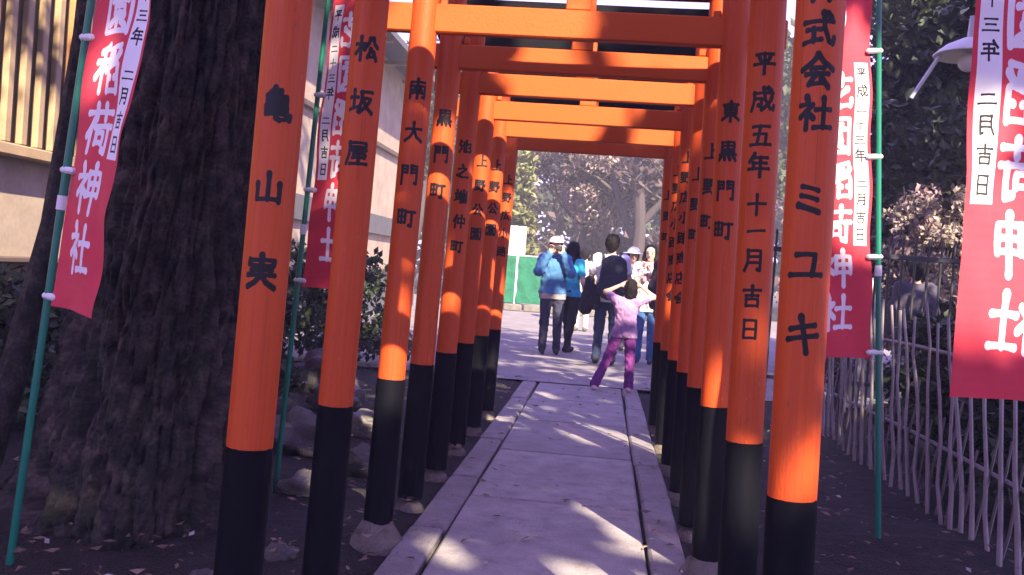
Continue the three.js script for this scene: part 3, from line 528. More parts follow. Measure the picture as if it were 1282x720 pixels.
// ---------- fallen leaves and pebbles: uncountable ----------
{
  const R = rng(55), pos = [], col = [];
  for (let i = 0; i < 2600; i++) {
    const left = R() < 0.6; let x = left ? -0.8 - Math.pow(R(), 1.4) * 2.6 : 0.5 + Math.pow(R(), 1.3) * 1.6, z = -1.5 - R() * 8.6; if (R() < 0.05) { x = -0.75 + R() * 1.2; }
    const s = 0.006 + R() * 0.015, a = R() * 6.28, y = (x > -0.8 && x < 0.5 ? 0.012 : 0.03 + Math.max(0, 0.045 * N3(x * 0.9, 0, z * 0.9))) + R() * 0.008, tl = () => (R() - 0.5) * s * 0.9;
    const c = R() < 0.03 ? [0.36, 0.32, 0.3] : R() < 0.5 ? [0.1, 0.065, 0.045] : [0.16, 0.11, 0.075], m = 0.6 + R() * 0.8;
    const P = [[x + Math.cos(a) * s * 1.5, y + tl(), z + Math.sin(a) * s * 1.5], [x - Math.sin(a) * s * 0.6, y + tl(), z + Math.cos(a) * s * 0.6], [x - Math.cos(a) * s * 1.5, y + tl(), z - Math.sin(a) * s * 1.5], [x + Math.sin(a) * s * 0.6, y + tl(), z - Math.cos(a) * s * 0.6]];
    for (const t of [0, 1, 2, 0, 2, 3]) { pos.push(...P[t]); col.push(c[0] * m, c[1] * m, c[2] * m); }
  }
  const g = new THREE.BufferGeometry(); g.setAttribute('position', new THREE.Float32BufferAttribute(pos, 3)); g.setAttribute('color', new THREE.Float32BufferAttribute(col, 3)); g.computeVertexNormals();
  const m = part('leaf_litter', g, M.leafLitter, scene); tag(m, 'dry fallen leaves scattered over the dark soil', 'leaves', null, 'stuff');
}

// ---------- stick fence on the right ----------
{
  const f = thing('stick_fence', 'rustic fence of bleached slanting sticks along the path', 'fence', [1.87, 0, -6]), R = rng(91);
  for (let i = 0; i < 31; i++) {
    const z = 2.7 - i * 0.17 + (R() - 0.5) * 0.03, h = 1.04 + R() * 0.16, ln = -0.24 - R() * 0.08, pts = [], rd = []; const w = R() * 9;
    for (let k = 0; k <= 5; k++) { const t = k / 5; pts.push(V((R() - 0.5) * 0.012 + 0.02 * N3(w, t * 2, 1), -0.05 + t * h, z + ln * t + 0.025 * N3(w, t * 2, 5))); rd.push(lerp(0.0135, 0.009, t) * (0.85 + R() * 0.3)); }
    part('stick', tube(pts, rd, 5), M.stick, f);
  }
  for (let i = 0; i < 30; i++) {
    const z = 2.62 - i * 0.175 + (R() - 0.5) * 0.05, h = 0.45 + R() * 0.45, pts = [], w = R() * 9;
    for (let k = 0; k <= 4; k++) { const t = k / 4; pts.push(V(0.03 + (R() - 0.5) * 0.01, -0.05 + t * h, z + (0.35 + R() * 0.05) * t * h + 0.02 * N3(w, t * 2, 8))); }
    part('cross_stick', tube(pts, [0.009, 0.008, 0.008, 0.007, 0.006], 5), M.stick2, f);
  }
  for (const y of [0.32, 0.84]) part('cross_rail', tube([V(0.05, y, 2.8), V(0.055, y + 0.02, 0), V(0.05, y, -2.9)], 0.014, 6), M.stick2, f);
}
// ---------- iron railing behind the fence ----------
{
  const r = thing('iron_railing', 'black iron railing beyond the stick fence', 'railing', [3.2, 0, -10]);
  part('top_rail', boxAt(3.4, 0.05, 0.05, 0, 1.55, 0, 0.006), M.iron, r); part('bottom_rail', boxAt(3.4, 0.04, 0.04, 0, 0.25, 0, 0.006), M.iron, r);
  for (let i = 0; i < 27; i++) part('bar', boxAt(0.022, 1.75, 0.022, -1.62 + i * 0.125, 0.88, 0, 0.004), M.iron, r);
}
// ---------- lamp with white shade ----------
{
  const l = thing('path_lamp', 'white shaded lamp on dark post behind the sunlit red banner', 'lamp', [3.4, 0, -9]);
  part('post', tube([V(0, -0.1, 0), V(0, 3.75, 0)], [0.05, 0.04], 12), M.iron, l);
  part('arm', tube([V(0, 3.62, 0), V(-0.12, 3.66, 0), V(-0.3, 3.56, 0)], 0.02, 8), M.metal, l);
  const pts = [[0.0, 0.12], [0.06, 0.11], [0.2, 0.045], [0.3, -0.04], [0.29, -0.055], [0.18, -0.02], [0.05, 0.0], [0, 0]].map((q) => new THREE.Vector2(...q));
  const s = part('shade', new THREE.LatheGeometry(pts, 28).translate(-0.31, 3.4, 0), M.white, l); part('globe', new THREE.SphereGeometry(0.09, 18, 12).translate(-0.31, 3.3, 0), M.white, s);
  part('stem', new THREE.CylinderGeometry(0.025, 0.04, 0.22, 12).translate(-0.3, 3.6, 0), M.metal, l);
  part('stay', tube([V(-0.55, 3.36, 0), V(-0.78, 2.95, 0)], 0.018, 8), M.metal, l);
}

// ---------- shrubs and trees around ----------
function shrub(name, label, pos, seed, rx, h, o, group) {
  const R = rng(seed), g = thing(name, label, o.cat ?? 'shrub', pos, 0, group), st = [], cs = [];
  for (let k = 0; k < (o.stems ?? 7); k++) { const a = R() * 6.28, d = R() * rx * 0.8; st.push(tube([V(Math.cos(a) * 0.05, -0.05, Math.sin(a) * 0.05), V(Math.cos(a) * d * 0.5, h * 0.5, Math.sin(a) * d * 0.5), V(Math.cos(a) * d, h * (0.7 + R() * 0.3), Math.sin(a) * d)], [0.02, 0.013, 0.005], 5, false)); }
  part('stem', mergeGeometries(st), M.branch, g);
  for (let k = 0; k < o.clumps; k++) { const a = R() * 6.28, rr = Math.sqrt(R()) * rx, y = h * (0.12 + 0.85 * R()); cs.push([Math.cos(a) * rr * (1.1 - 0.5 * y / h), y, Math.sin(a) * rr * (1.1 - 0.5 * y / h), o.clump]); }
  part('foliage', leafCloud(cs, R, { per: o.per, size: o.leaf, colors: o.colors }), M.foliage, g); return g;
}
// left, behind the trunk
[[-2.6, -6.4, 0.6, 1.35, 'dark shrub between the big tree and the shrine office'], [-3.5, -8.2, 0.8, 1.5, 'dark shrub against the shrine office wall'], [-3.6, -5.6, 0.6, 0.9, 'low dark shrub below the slat screen window'], [-2.9, -10.2, 0.8, 1.25, 'dark shrub farthest along the shrine office wall']].forEach(([x, z, r, h, l], i) => shrub('evergreen_shrub', l, [x, 0, z], 400 + i, r, h, { clumps: 130, per: 40, clump: 0.16, leaf: 0.045, colors: GREEN }, 'dark shrubs by the shrine office'));
// right: dark evergreen bank, pale dry grass
[[4.4, -12.6, 1.7, 5.2, 'dark evergreen behind the iron railing'], [6.4, -12.0, 1.9, 6.0, 'tall dark evergreen beyond the white shaded lamp'], [5.4, -15.5, 2.0, 6.5, 'dark evergreen at the back of the right bank']].forEach(([x, z, r, h, l], i) => shrub('evergreen_bush_tree', l, [x, 0, z], 420 + i, r, h, { cat: 'tree', clumps: 420, per: 62, clump: 0.38, leaf: 0.08, colors: GREEN, stems: 9 }, 'dark evergreens on the right bank'));
shrub('dry_bush', 'pale straw coloured dry bush behind the iron railing', [3.7, 0, -11.4], 430, 0.7, 2.45, { clumps: 190, per: 50, clump: 0.16, leaf: 0.042, colors: PALE, stems: 34 });
shrub('dry_bush', 'thin pale dry bush between green banner pole and iron railing', [2.35, 0, -9.6], 431, 0.22, 2.5, { clumps: 60, per: 26, clump: 0.13, leaf: 0.05, colors: BRONZE, stems: 10 });
shrub('fence_shrub', 'dark low shrub just behind the stick fence', [2.5, 0, -5.6], 432, 0.5, 0.95, { clumps: 130, per: 36, clump: 0.14, leaf: 0.045, colors: GREEN, stems: 10 });
shrub('fence_shrub', 'dark low shrub behind the far end of the stick fence', [2.55, 0, -7.2], 433, 0.5, 1.0, { clumps: 130, per: 36, clump: 0.14, leaf: 0.045, colors: GREEN, stems: 10 });
// backdrop trees beyond the square
const bare = { len: 5.5, r: 0.2, wob: 0.35, lift: 0.06, taper: 0.5, depth: 3, kids: 4, minTip: 2, spread: 0.85, shrink: 0.55, firstAt: 0.35 };
const backs = [
  ['backdrop_tree', 'tall dark evergreen tree behind the woman in the white cap', [-3.0, 0, -38], { ...bare, len: 7, r: 0.3, per: 64, clump: 0.75, leaf: 0.14, colors: GREEN, fill: 0.8 }],
  ['backdrop_tree', 'bronze leaved tree in the middle of the backdrop', [-0.9, 0, -36], { ...bare, len: 5, per: 44, clump: 0.5, leaf: 0.1, colors: BRONZE, fill: 0.6 }],
  ['backdrop_tree', 'tree with pale pinkish leaves in the backdrop', [-0.2, 0, -33], { ...bare, len: 4.2, r: 0.13, per: 40, clump: 0.45, leaf: 0.09, colors: PALE, fill: 0.7 }],
  ['backdrop_tree', 'thick forked dark trunk rising behind the man with the backpack', [0.95, 0, -31], { ...bare, len: 6, r: 0.26, per: 16, clump: 0.5, leaf: 0.16, colors: BRONZE, fill: 0.3 }],
  ['backdrop_tree', 'dark evergreen tree behind the woman with long hair', [2.6, 0, -36], { ...bare, len: 6.5, r: 0.25, per: 60, clump: 0.7, leaf: 0.13, colors: GREEN, fill: 0.7 }],
  ['backdrop_tree', 'grey green tree at the right edge of the backdrop', [4.6, 0, -33], { ...bare, len: 6, r: 0.24, per: 40, clump: 0.65, leaf: 0.18, colors: GREEN, fill: 0.8 }],
  ['backdrop_tree', 'tall evergreen left of the lime green tree', [-7.5, 0, -36], { ...bare, len: 7, r: 0.3, per: 44, clump: 0.75, leaf: 0.2, colors: GREEN, fill: 0.8 }],
];
backs.forEach(([n, l, p, o], i) => tree(n, l, p, 600 + i * 7, o, 'trees beyond the plaza'));
shrub('lime_tree', 'lime green leafy small tree above the green barrier', [-3.6, 0, -31], 640, 1.3, 5.2, { cat: 'tree', clumps: 240, per: 40, clump: 0.4, leaf: 0.16, colors: LIME, stems: 10 });
shrub('backdrop_bush', 'bronze bush behind the far visitors', [0.6, 0, -37], 641, 1.8, 2.6, { clumps: 160, per: 36, clump: 0.4, leaf: 0.14, colors: BRONZE, stems: 12 });
shrub('backdrop_bush', 'dark evergreen bush at the right end of the plaza', [3.2, 0, -29], 642, 1.4, 2.4, { clumps: 160, per: 36, clump: 0.35, leaf: 0.13, colors: GREEN, stems: 12 });
{
  const R = rng(900), cs = []; for (let i = 0; i < 1500; i++) { const x = -34 + R() * 70; cs.push([x, 0.3 + R() * (6.5 + 2 * N3(x * 0.1, 0, 0)), -46 - R() * 8, 0.9]); }
  const m = part('distant_woodland', leafCloud(cs, R, { per: 24, size: 0.34, colors: [...GREEN, ...BRONZE, [0.1, 0.1, 0.05]] }), M.foliage, scene); tag(m, 'distant mixed woodland closing the view behind the plaza', 'woodland', null, 'stuff');
}

// ---------- green barrier, white board, kerb stones at the far side of the square ----------
for (let i = 0; i < 3; i++) {
  const b = thing('green_barrier', ['green sheet barrier panel next to the woman in the white cap', 'middle green sheet barrier panel under the white board', 'green sheet barrier panel hidden by the gate posts'][i], 'barrier', [-2.0 - i * 1.06, 0, -27.6], 0, 'green sheet barrier panels');
  const pg = new THREE.PlaneGeometry(1.0, 1.35, 18, 20), p = pg.attributes.position; for (let k = 0; k < p.count; k++) p.setZ(k, 0.05 * N3(p.getX(k) * 3 + i * 4, p.getY(k) * 2, 0) + 0.02 * N3(p.getX(k) * 9, p.getY(k) * 8, i)); pg.computeVertexNormals(); planarUV(pg);
  part('sheet', pg.translate(0, 0.86, 0.03), M.greenSheet, b);
  for (const x of [-0.51, 0.51]) part('post', tube([V(x, 0, 0), V(x, 1.56, 0)], 0.02, 8), M.metal, b);
  part('top_bar', tube([V(-0.51, 1.55, 0), V(0.51, 1.55, 0)], 0.018, 8), M.metal, b);
  part('foot', boxAt(1.1, 0.12, 0.3, 0, 0.06, 0, 0.03), M.iron, b);
}
{
  const b = thing('notice_board', 'white notice board standing above the green barrier', 'notice board', [-2.75, 0, -28.2]);
  part('panel', boxAt(0.75, 0.95, 0.04, 0, 1.95, 0, 0.01), M.board, b); for (const x of [-0.3, 0.3]) part('leg', boxAt(0.05, 1.5, 0.05, x, 0.74, -0.05, 0.006), M.metal, b);
}
{
  const R = rng(66);
  for (let i = 0; i < 13; i++) { const x = -3.6 + i * 0.56; const m = solo('kerb_block', chamferBox(0.5, 0.2, 0.22, 0.03), M.stonePale, 'pale block in the kerb row across the plaza', 'kerb block', 'pale kerb blocks across the plaza'); m.position.set(x, 0.09, -26.6 + R() * 0.05); m.rotation.y = (R() - 0.5) * 0.1; }
}

// ---------- people ----------
const sub = (a, b) => [a[0] - b[0], a[1] - b[1], a[2] - b[2]];
function capsuleSDF(p, a, b, ra, rb, sx = 1, sz = 1) {
  const pa = [(p[0] - a[0]) / sx, p[1] - a[1], (p[2] - a[2]) / sz], ba = [(b[0] - a[0]) / sx, b[1] - a[1], (b[2] - a[2]) / sz];
  const bb = ba[0] * ba[0] + ba[1] * ba[1] + ba[2] * ba[2]; const h = bb < 1e-9 ? 0 : clamp((pa[0] * ba[0] + pa[1] * ba[1] + pa[2] * ba[2]) / bb, 0, 1);
  return Math.hypot(pa[0] - ba[0] * h, pa[1] - ba[1] * h, pa[2] - ba[2] * h) - (ra + (rb - ra) * h);
}
const smin = (a, b, k) => { const h = Math.max(k - Math.abs(a - b), 0) / k; return Math.min(a, b) - h * h * k * 0.25; };
function surfaceNets(prims, cell, cuts = [], k = 0.03, extra = 0, noise = 0) {   // prims: [a, b, ra, rb, sx, sz]
  const lo = [1e9, 1e9, 1e9], hi = [-1e9, -1e9, -1e9];
  for (const [a, b, ra, rb, sx = 1, sz = 1] of prims) for (const q of [a, b]) for (let i = 0; i < 3; i++) { const r = (Math.max(ra, rb) + extra + 0.02) * (i === 0 ? Math.max(1, sx) : i === 2 ? Math.max(1, sz) : 1) + cell * 2; lo[i] = Math.min(lo[i], q[i] - r); hi[i] = Math.max(hi[i], q[i] + r); }
  const n = [0, 1, 2].map((i) => Math.ceil((hi[i] - lo[i]) / cell) + 1), F = new Float32Array(n[0] * n[1] * n[2]), at = (x, y, z) => (z * n[1] + y) * n[0] + x;
  const p = [0, 0, 0];
  for (let z = 0; z < n[2]; z++) for (let y = 0; y < n[1]; y++) for (let x = 0; x < n[0]; x++) {
    p[0] = lo[0] + x * cell; p[1] = lo[1] + y * cell; p[2] = lo[2] + z * cell; let d = 1;
    for (const [a, b, ra, rb, sx, sz] of prims) d = smin(d, capsuleSDF(p, a, b, ra, rb, sx, sz), k);
    d -= extra; if (noise && d < 0.05) d += noise * N3(p[0] * 16, p[1] * 11, p[2] * 16);
    if (d < cell * 2.5) for (const c of cuts) d = Math.max(d, c(p)); F[at(x, y, z)] = d;
  }
  const vid = new Int32Array(F.length).fill(-1), pos = [], idx = [];
  for (let z = 0; z < n[2] - 1; z++) for (let y = 0; y < n[1] - 1; y++) for (let x = 0; x < n[0] - 1; x++) {
    let cnt = 0, sx = 0, sy = 0, sz = 0;
    const f = (i) => F[at(x + (i & 1), y + ((i >> 1) & 1), z + (i >> 2))];
    let mask = 0; for (let i = 0; i < 8; i++) if (f(i) < 0) mask |= 1 << i; if (mask === 0 || mask === 255) continue;
    for (let i = 0; i < 8; i++) for (const b of [1, 2, 4]) if (!(i & b)) { const j = i | b, fi = f(i), fj = f(j); if ((fi < 0) !== (fj < 0)) { const t = fi / (fi - fj); cnt++; sx += (i & 1) + (b === 1 ? t : 0); sy += ((i >> 1) & 1) + (b === 2 ? t : 0); sz += (i >> 2) + (b === 4 ? t : 0); } }
    vid[at(x, y, z)] = pos.length / 3; pos.push(lo[0] + (x + sx / cnt) * cell, lo[1] + (y + sy / cnt) * cell, lo[2] + (z + sz / cnt) * cell);
  }
  const quad = (a, b, c, d, flip) => { if (a < 0 || b < 0 || c < 0 || d < 0) return; flip ? idx.push(a, c, b, a, d, c) : idx.push(a, b, c, a, c, d); };
  for (let z = 1; z < n[2] - 1; z++) for (let y = 1; y < n[1] - 1; y++) for (let x = 1; x < n[0] - 1; x++) {
    const s = F[at(x, y, z)] < 0;
    if (s !== (F[at(x + 1, y, z)] < 0)) quad(vid[at(x, y - 1, z - 1)], vid[at(x, y, z - 1)], vid[at(x, y, z)], vid[at(x, y - 1, z)], !s);
    if (s !== (F[at(x, y + 1, z)] < 0)) quad(vid[at(x - 1, y, z - 1)], vid[at(x - 1, y, z)], vid[at(x, y, z)], vid[at(x, y, z - 1)], !s);
    if (s !== (F[at(x, y, z + 1)] < 0)) quad(vid[at(x - 1, y - 1, z)], vid[at(x, y - 1, z)], vid[at(x, y, z)], vid[at(x - 1, y, z)], !s);
  }
  const g = new THREE.BufferGeometry(); g.setAttribute('position', new THREE.Float32BufferAttribute(pos, 3)); g.setIndex(idx); g.computeVertexNormals(); return planarUV(g);
}
function handPrims(w, dir, side, curl) {   // wrist, pointing direction, thumb side vector
  const d = V(...dir).normalize(), s = V(...side); s.addScaledVector(d, -s.dot(d)).normalize(); const up = d.clone().cross(s), W = V(...w), at = (l, a, h) => { const v = W.clone().addScaledVector(d, l).addScaledVector(s, a).addScaledVector(up, h); return [v.x, v.y, v.z]; };
  const P = [[at(0, 0, 0), at(0.03, 0, 0), 0.024, 0.026], [at(0.03, 0.022, 0), at(0.085, 0.026, 0), 0.014, 0.012], [at(0.03, 0, 0), at(0.088, 0.006, 0), 0.016, 0.012], [at(0.03, -0.018, 0), at(0.08, -0.026, 0), 0.014, 0.011]];
  const Ls = [0.07, 0.078, 0.072, 0.056], xs = [0.03, 0.01, -0.01, -0.03];
  for (let i = 0; i < 4; i++) { const x = xs[i], L = Ls[i], m = at(0.088 + L * 0.5 * Math.cos(curl * 0.5), x, -L * 0.5 * Math.sin(curl * 0.5)), e = at(0.088 + L * 0.5 * Math.cos(curl * 0.5) + L * 0.5 * Math.cos(curl * 1.4), x, -L * 0.5 * Math.sin(curl * 0.5) - L * 0.5 * Math.sin(curl * 1.4)); P.push([at(0.08, x * 0.9, 0), m, 0.0095, 0.0088], [m, e, 0.0088, 0.0075]); }
  const t1 = at(0.05, 0.055, -0.012), t2 = at(0.08, 0.066, -0.022); P.push([at(0.015, 0.02, -0.004), t1, 0.0125, 0.0105], [t1, t2, 0.0105, 0.0085]); return P;
}
// o: pos, turn, h (height), hips/legs/arms given for a 1.7 m figure facing +z; x to the figure's left is +x
function person(label, o) {
  const g = thing('person', label, 'person', o.pos, o.turn ?? 0, o.group), S = o.h / 1.7; g.scale.setScalar(S);
  const w = o.wide ?? 1, sh = 0.165 * w, hp = o.hip ?? 0.09;
  const fL = o.footL ?? [0.1, 0.07, 0], fR = o.footR ?? [-0.1, 0.07, 0], kn = (f, x) => o.kneeBend ? [lerp(x, f[0], 0.5), 0.48, lerp(0, f[2], 0.5) + o.kneeBend] : [lerp(x, f[0], 0.5), 0.49, lerp(0, f[2], 0.5) + 0.02];
  const hL = [hp, 0.88, 0], hR = [-hp, 0.88, 0], kL = o.kneeL ?? kn(fL, hp), kR = o.kneeR ?? kn(fR, -hp);
  const lean = o.lean ?? 0, ch = [0, 1.28, lean * 0.3], nk = [0, 1.44, lean * 0.42], hd = [o.headX ?? 0, 1.575, lean * 0.55 + 0.015];
  const sL = [sh, 1.385, lean * 0.35], sR = [-sh, 1.385, lean * 0.35], eL = o.elbowL ?? [0.23, 1.1, -0.02], eR = o.elbowR ?? [-0.23, 1.1, -0.02], wL = o.wristL ?? [0.24, 0.86, 0.06], wR = o.wristR ?? [-0.24, 0.86, 0.06];
  const legs = [[hL, kL, 0.082, 0.056], [kL, fL, 0.055, 0.036], [hR, kR, 0.082, 0.056], [kR, fR, 0.055, 0.036]];
  const torso = [[[0, 0.92, 0], [0, 1.06, lean * 0.1], 0.1, 0.088, 1.5 * w, 1.02], [[0, 1.06, lean * 0.1], ch, 0.09, 0.105, 1.42 * w, 1.0], [ch, [0, 1.36, lean * 0.36], 0.105, 0.075, 1.42 * w, 0.95], [sL, sR, 0.052, 0.052]];
  const neck = [[[0, 1.38, lean * 0.36], nk, 0.056, 0.05], [nk, hd, 0.05, 0.05]];
  const upper = [[sL, eL, 0.05, 0.04], [sR, eR, 0.05, 0.04]], fore = [[eL, wL, 0.039, 0.026], [eR, wR, 0.039, 0.026]];
  const fx = o.faceX ?? 0, head = [[[hd[0], hd[1] + 0.03, hd[2] - 0.005], [hd[0], hd[1] + 0.03, hd[2] - 0.005], 0.09, 0.09, 0.88, 1.05], [[hd[0], hd[1] - 0.035, hd[2] + 0.022], [hd[0], hd[1] - 0.075, hd[2] + 0.045], 0.062, 0.035], [[hd[0], hd[1] + 0.01, hd[2] + 0.09], [hd[0], hd[1] - 0.018, hd[2] + 0.102], 0.01, 0.015], [[hd[0] - 0.08, hd[1] + 0.005, hd[2]], [hd[0] - 0.083, hd[1] - 0.03, hd[2] + 0.005], 0.014, 0.01], [[hd[0] + 0.08, hd[1] + 0.005, hd[2]], [hd[0] + 0.083, hd[1] - 0.03, hd[2] + 0.005], 0.014, 0.01]];
  const cell = o.coarse ? 0.018 : 0.012;
  const hand = (wr, el, s, dir, cl) => surfaceNets(handPrims(wr, dir ?? sub(wr, el), s, cl ?? 0.7), 0.0036, [], 0.008);
  const bodyGeos = [surfaceNets([...torso.map((q) => q), ...legs, ...neck, ...upper, ...fore], cell, [], 0.03), surfaceNets([...head, neck[1]], o.coarse ? 0.01 : 0.006, [], 0.02)];
  if (!o.coarse) bodyGeos.push(hand(wL, eL, o.thumbL ?? [-0.4, 0.2, 1], o.dirL, o.curl), hand(wR, eR, o.thumbR ?? [0.4, 0.2, 1], o.dirR, o.curl));
  const body = part('body', mergeGeometries(bodyGeos), o.skin ?? M.skin, g);
  if (o.face) {
    for (const s of [-1, 1]) { part('eye', new THREE.SphereGeometry(0.011, 10, 8).scale(1.3, 0.7, 0.6).translate(hd[0] + s * 0.033, hd[1] + 0.012, hd[2] + 0.083), M.eye, body); part('eyebrow', tube([V(hd[0] + s * 0.018, hd[1] + 0.036, hd[2] + 0.092), V(hd[0] + s * 0.05, hd[1] + 0.036, hd[2] + 0.078)], 0.004, 5), M.hair, body); }
    part('mouth', tube([V(hd[0] - 0.022, hd[1] - 0.05, hd[2] + 0.079), V(hd[0], hd[1] - 0.049, hd[2] + 0.087), V(hd[0] + 0.022, hd[1] - 0.05, hd[2] + 0.079)], 0.005, 5), M.lip, body);
  }
  // clothing
  const hem = o.hem ?? 0.84, tp = o.loose ?? 0.014;
  const topPrims = [...torso, [hL, [hp * 1.05, 0.75, 0], 0.085, 0.085], [hR, [-hp * 1.05, 0.75, 0], 0.085, 0.085], ...upper, ...(o.sleeves === 'long' ? fore : [])];
  const cuts = [(p) => hem - p[1], (p) => p[1] - (1.445 + (Math.abs(p[0]) > 0.09 ? 1 : 0) + (o.hood ? 0.03 : 0))];
  if (o.sleeves === 'short') cuts.push((p) => { let d = -1; for (const [s, e] of [[sL, eL], [sR, eR]]) { const dir = V(...e).sub(V(...s)), L = dir.length(); dir.normalize(); const t = V(...p).sub(V(...s)).dot(dir), off = V(...p).sub(V(...s)).addScaledVector(dir, -t).length(); if (off < 0.09 && t > 0.08) d = Math.max(d, t - L * 0.72); } return d; });
  part('top', surfaceNets(topPrims, cell, cuts, 0.035, tp, 0.008), o.top, g);
  if (o.underHem) part('undershirt', surfaceNets([torso[0], [hL, [hp, 0.72, 0], 0.086, 0.086], [hR, [-hp, 0.72, 0], 0.086, 0.086]], cell, [(p) => o.underHem - p[1], (p) => p[1] - 0.98], 0.05, tp * 0.7, 0.004), o.under, g);
  part('trousers', surfaceNets([[[0, 0.93, 0], [0, 0.93, 0], 0.1, 0.1, 1.5 * w, 1.02], ...legs.map(([a, b, ra, rb]) => [a, b, ra, Math.max(rb, o.flare ?? 0.045)])], cell, [(p) => p[1] - 1.0, (p) => 0.05 - p[1]], 0.03, 0.012, 0.009), o.bottom, g);
  for (const f of [fL, fR]) part('shoe', surfaceNets([[[f[0], 0.042, f[2] - 0.045], [f[0] + (o.toe ?? 0) * 0.05, 0.034, f[2] + 0.13], 0.04, 0.032], [[f[0], 0.05, f[2] - 0.03], [f[0], 0.09, f[2] - 0.01], 0.043, 0.04]], 0.009, [(p) => 0.003 - p[1]], 0.02), o.shoes, g);
  // hair
  const hx = hd[0], hy = hd[1], hz = hd[2], hc = [[[hx, hy + 0.045, hz - 0.022], [hx, hy + 0.02, hz - 0.03], 0.1, 0.098, 0.92, 1.02]];
  if (o.hair === 'long') hc.push([[hx, hy, hz - 0.06], [hx, hy - 0.22, hz - 0.085], 0.075, 0.06, 1.25, 0.7], [[hx + 0.075, hy, hz - 0.02], [hx + 0.09, hy - 0.2, hz + 0.03], 0.036, 0.034], [[hx - 0.075, hy, hz - 0.02], [hx - 0.09, hy - 0.2, hz + 0.03], 0.036, 0.034]);
  if (o.hair === 'bob') hc.push([[hx, hy - 0.01, hz - 0.04], [hx, hy - 0.1, hz - 0.04], 0.09, 0.085, 1.05, 0.9]);
  if (o.hair === 'short') hc.push([[hx, hy - 0.02, hz - 0.045], [hx, hy - 0.05, hz - 0.05], 0.066, 0.055, 1.1, 0.9]);
  part('hair', surfaceNets(hc, o.coarse ? 0.012 : 0.008, [(p) => (p[2] - (hz + 0.045)) * 0.8 + (p[1] < hy + 0.06 ? (hy + 0.06 - p[1]) * 0.55 : 0) - (Math.abs(p[0] - hx) > 0.062 && o.hair !== 'short' ? 0.09 : 0)], 0.02, 0.006, 0.008), M.hair, g);
  return { g, hd, S, sL, sR, wL, wR };
}
const F = M.fabric;
// woman with white cap photographing
{
  const { g, hd } = person('woman in grey blue hooded sweater and white cap taking a photo', { pos: [-0.71, 0, -13.5], turn: 0.12, h: 1.63, face: false, hair: 'bob', sleeves: 'long', hood: true, loose: 0.03, hem: 0.88, underHem: 0.8, under: F(0.33, 0.28, 0.3), top: F(0.06, 0.17, 0.36), bottom: F(0.03, 0.03, 0.06), shoes: F(0.02, 0.02, 0.025), elbowL: [0.235, 1.2, 0.14], elbowR: [-0.235, 1.2, 0.14], wristL: [0.1, 1.46, 0.19], wristR: [-0.1, 1.46, 0.19], dirL: [-0.25, 0.8, 0.1], dirR: [0.25, 0.8, 0.1], thumbL: [-1, 0, 0.4], thumbR: [1, 0, 0.4], curl: 0.9, footL: [0.11, 0.07, -0.02], footR: [-0.1, 0.07, 0.03] });
  const cap = part('cap', new THREE.SphereGeometry(0.112, 22, 12, 0, 6.2832, 0, 1.45).scale(1, 0.95, 1.08).translate(hd[0], hd[1] + 0.045, hd[2] - 0.01), M.white, g); part('brim', new THREE.CylinderGeometry(0.1, 0.105, 0.012, 22).scale(0.95, 1, 0.8).translate(hd[0], hd[1] + 0.062, hd[2] + 0.11), M.white, cap);
  const cam = thing('handheld_camera', 'small dark camera held up by the woman in the white cap', 'camera', [-0.69, 0, -13.5], 0.12); part('body', boxAt(0.11, 0.065, 0.035, 0, 1.485, 0.215, 0.008), M.iron, cam); part('lens', new THREE.CylinderGeometry(0.022, 0.024, 0.03, 18).rotateX(Math.PI / 2).translate(0, 1.485, 0.245), M.iron, cam);
}
// woman in turquoise
person('long haired woman in turquoise top and black trousers seen from behind', { pos: [-0.48, 0, -14.1], turn: 2.6, h: 1.6, hair: 'long', sleeves: 'short', loose: 0.012, hem: 0.86, wide: 0.92, top: F(0.03, 0.38, 0.55), bottom: F(0.012, 0.012, 0.018), shoes: F(0.012, 0.012, 0.014), elbowL: [0.22, 1.12, 0.05], wristL: [0.14, 1.05, 0.22], footL: [0.06, 0.07, 0.12], footR: [-0.06, 0.09, -0.1], flare: 0.036 });
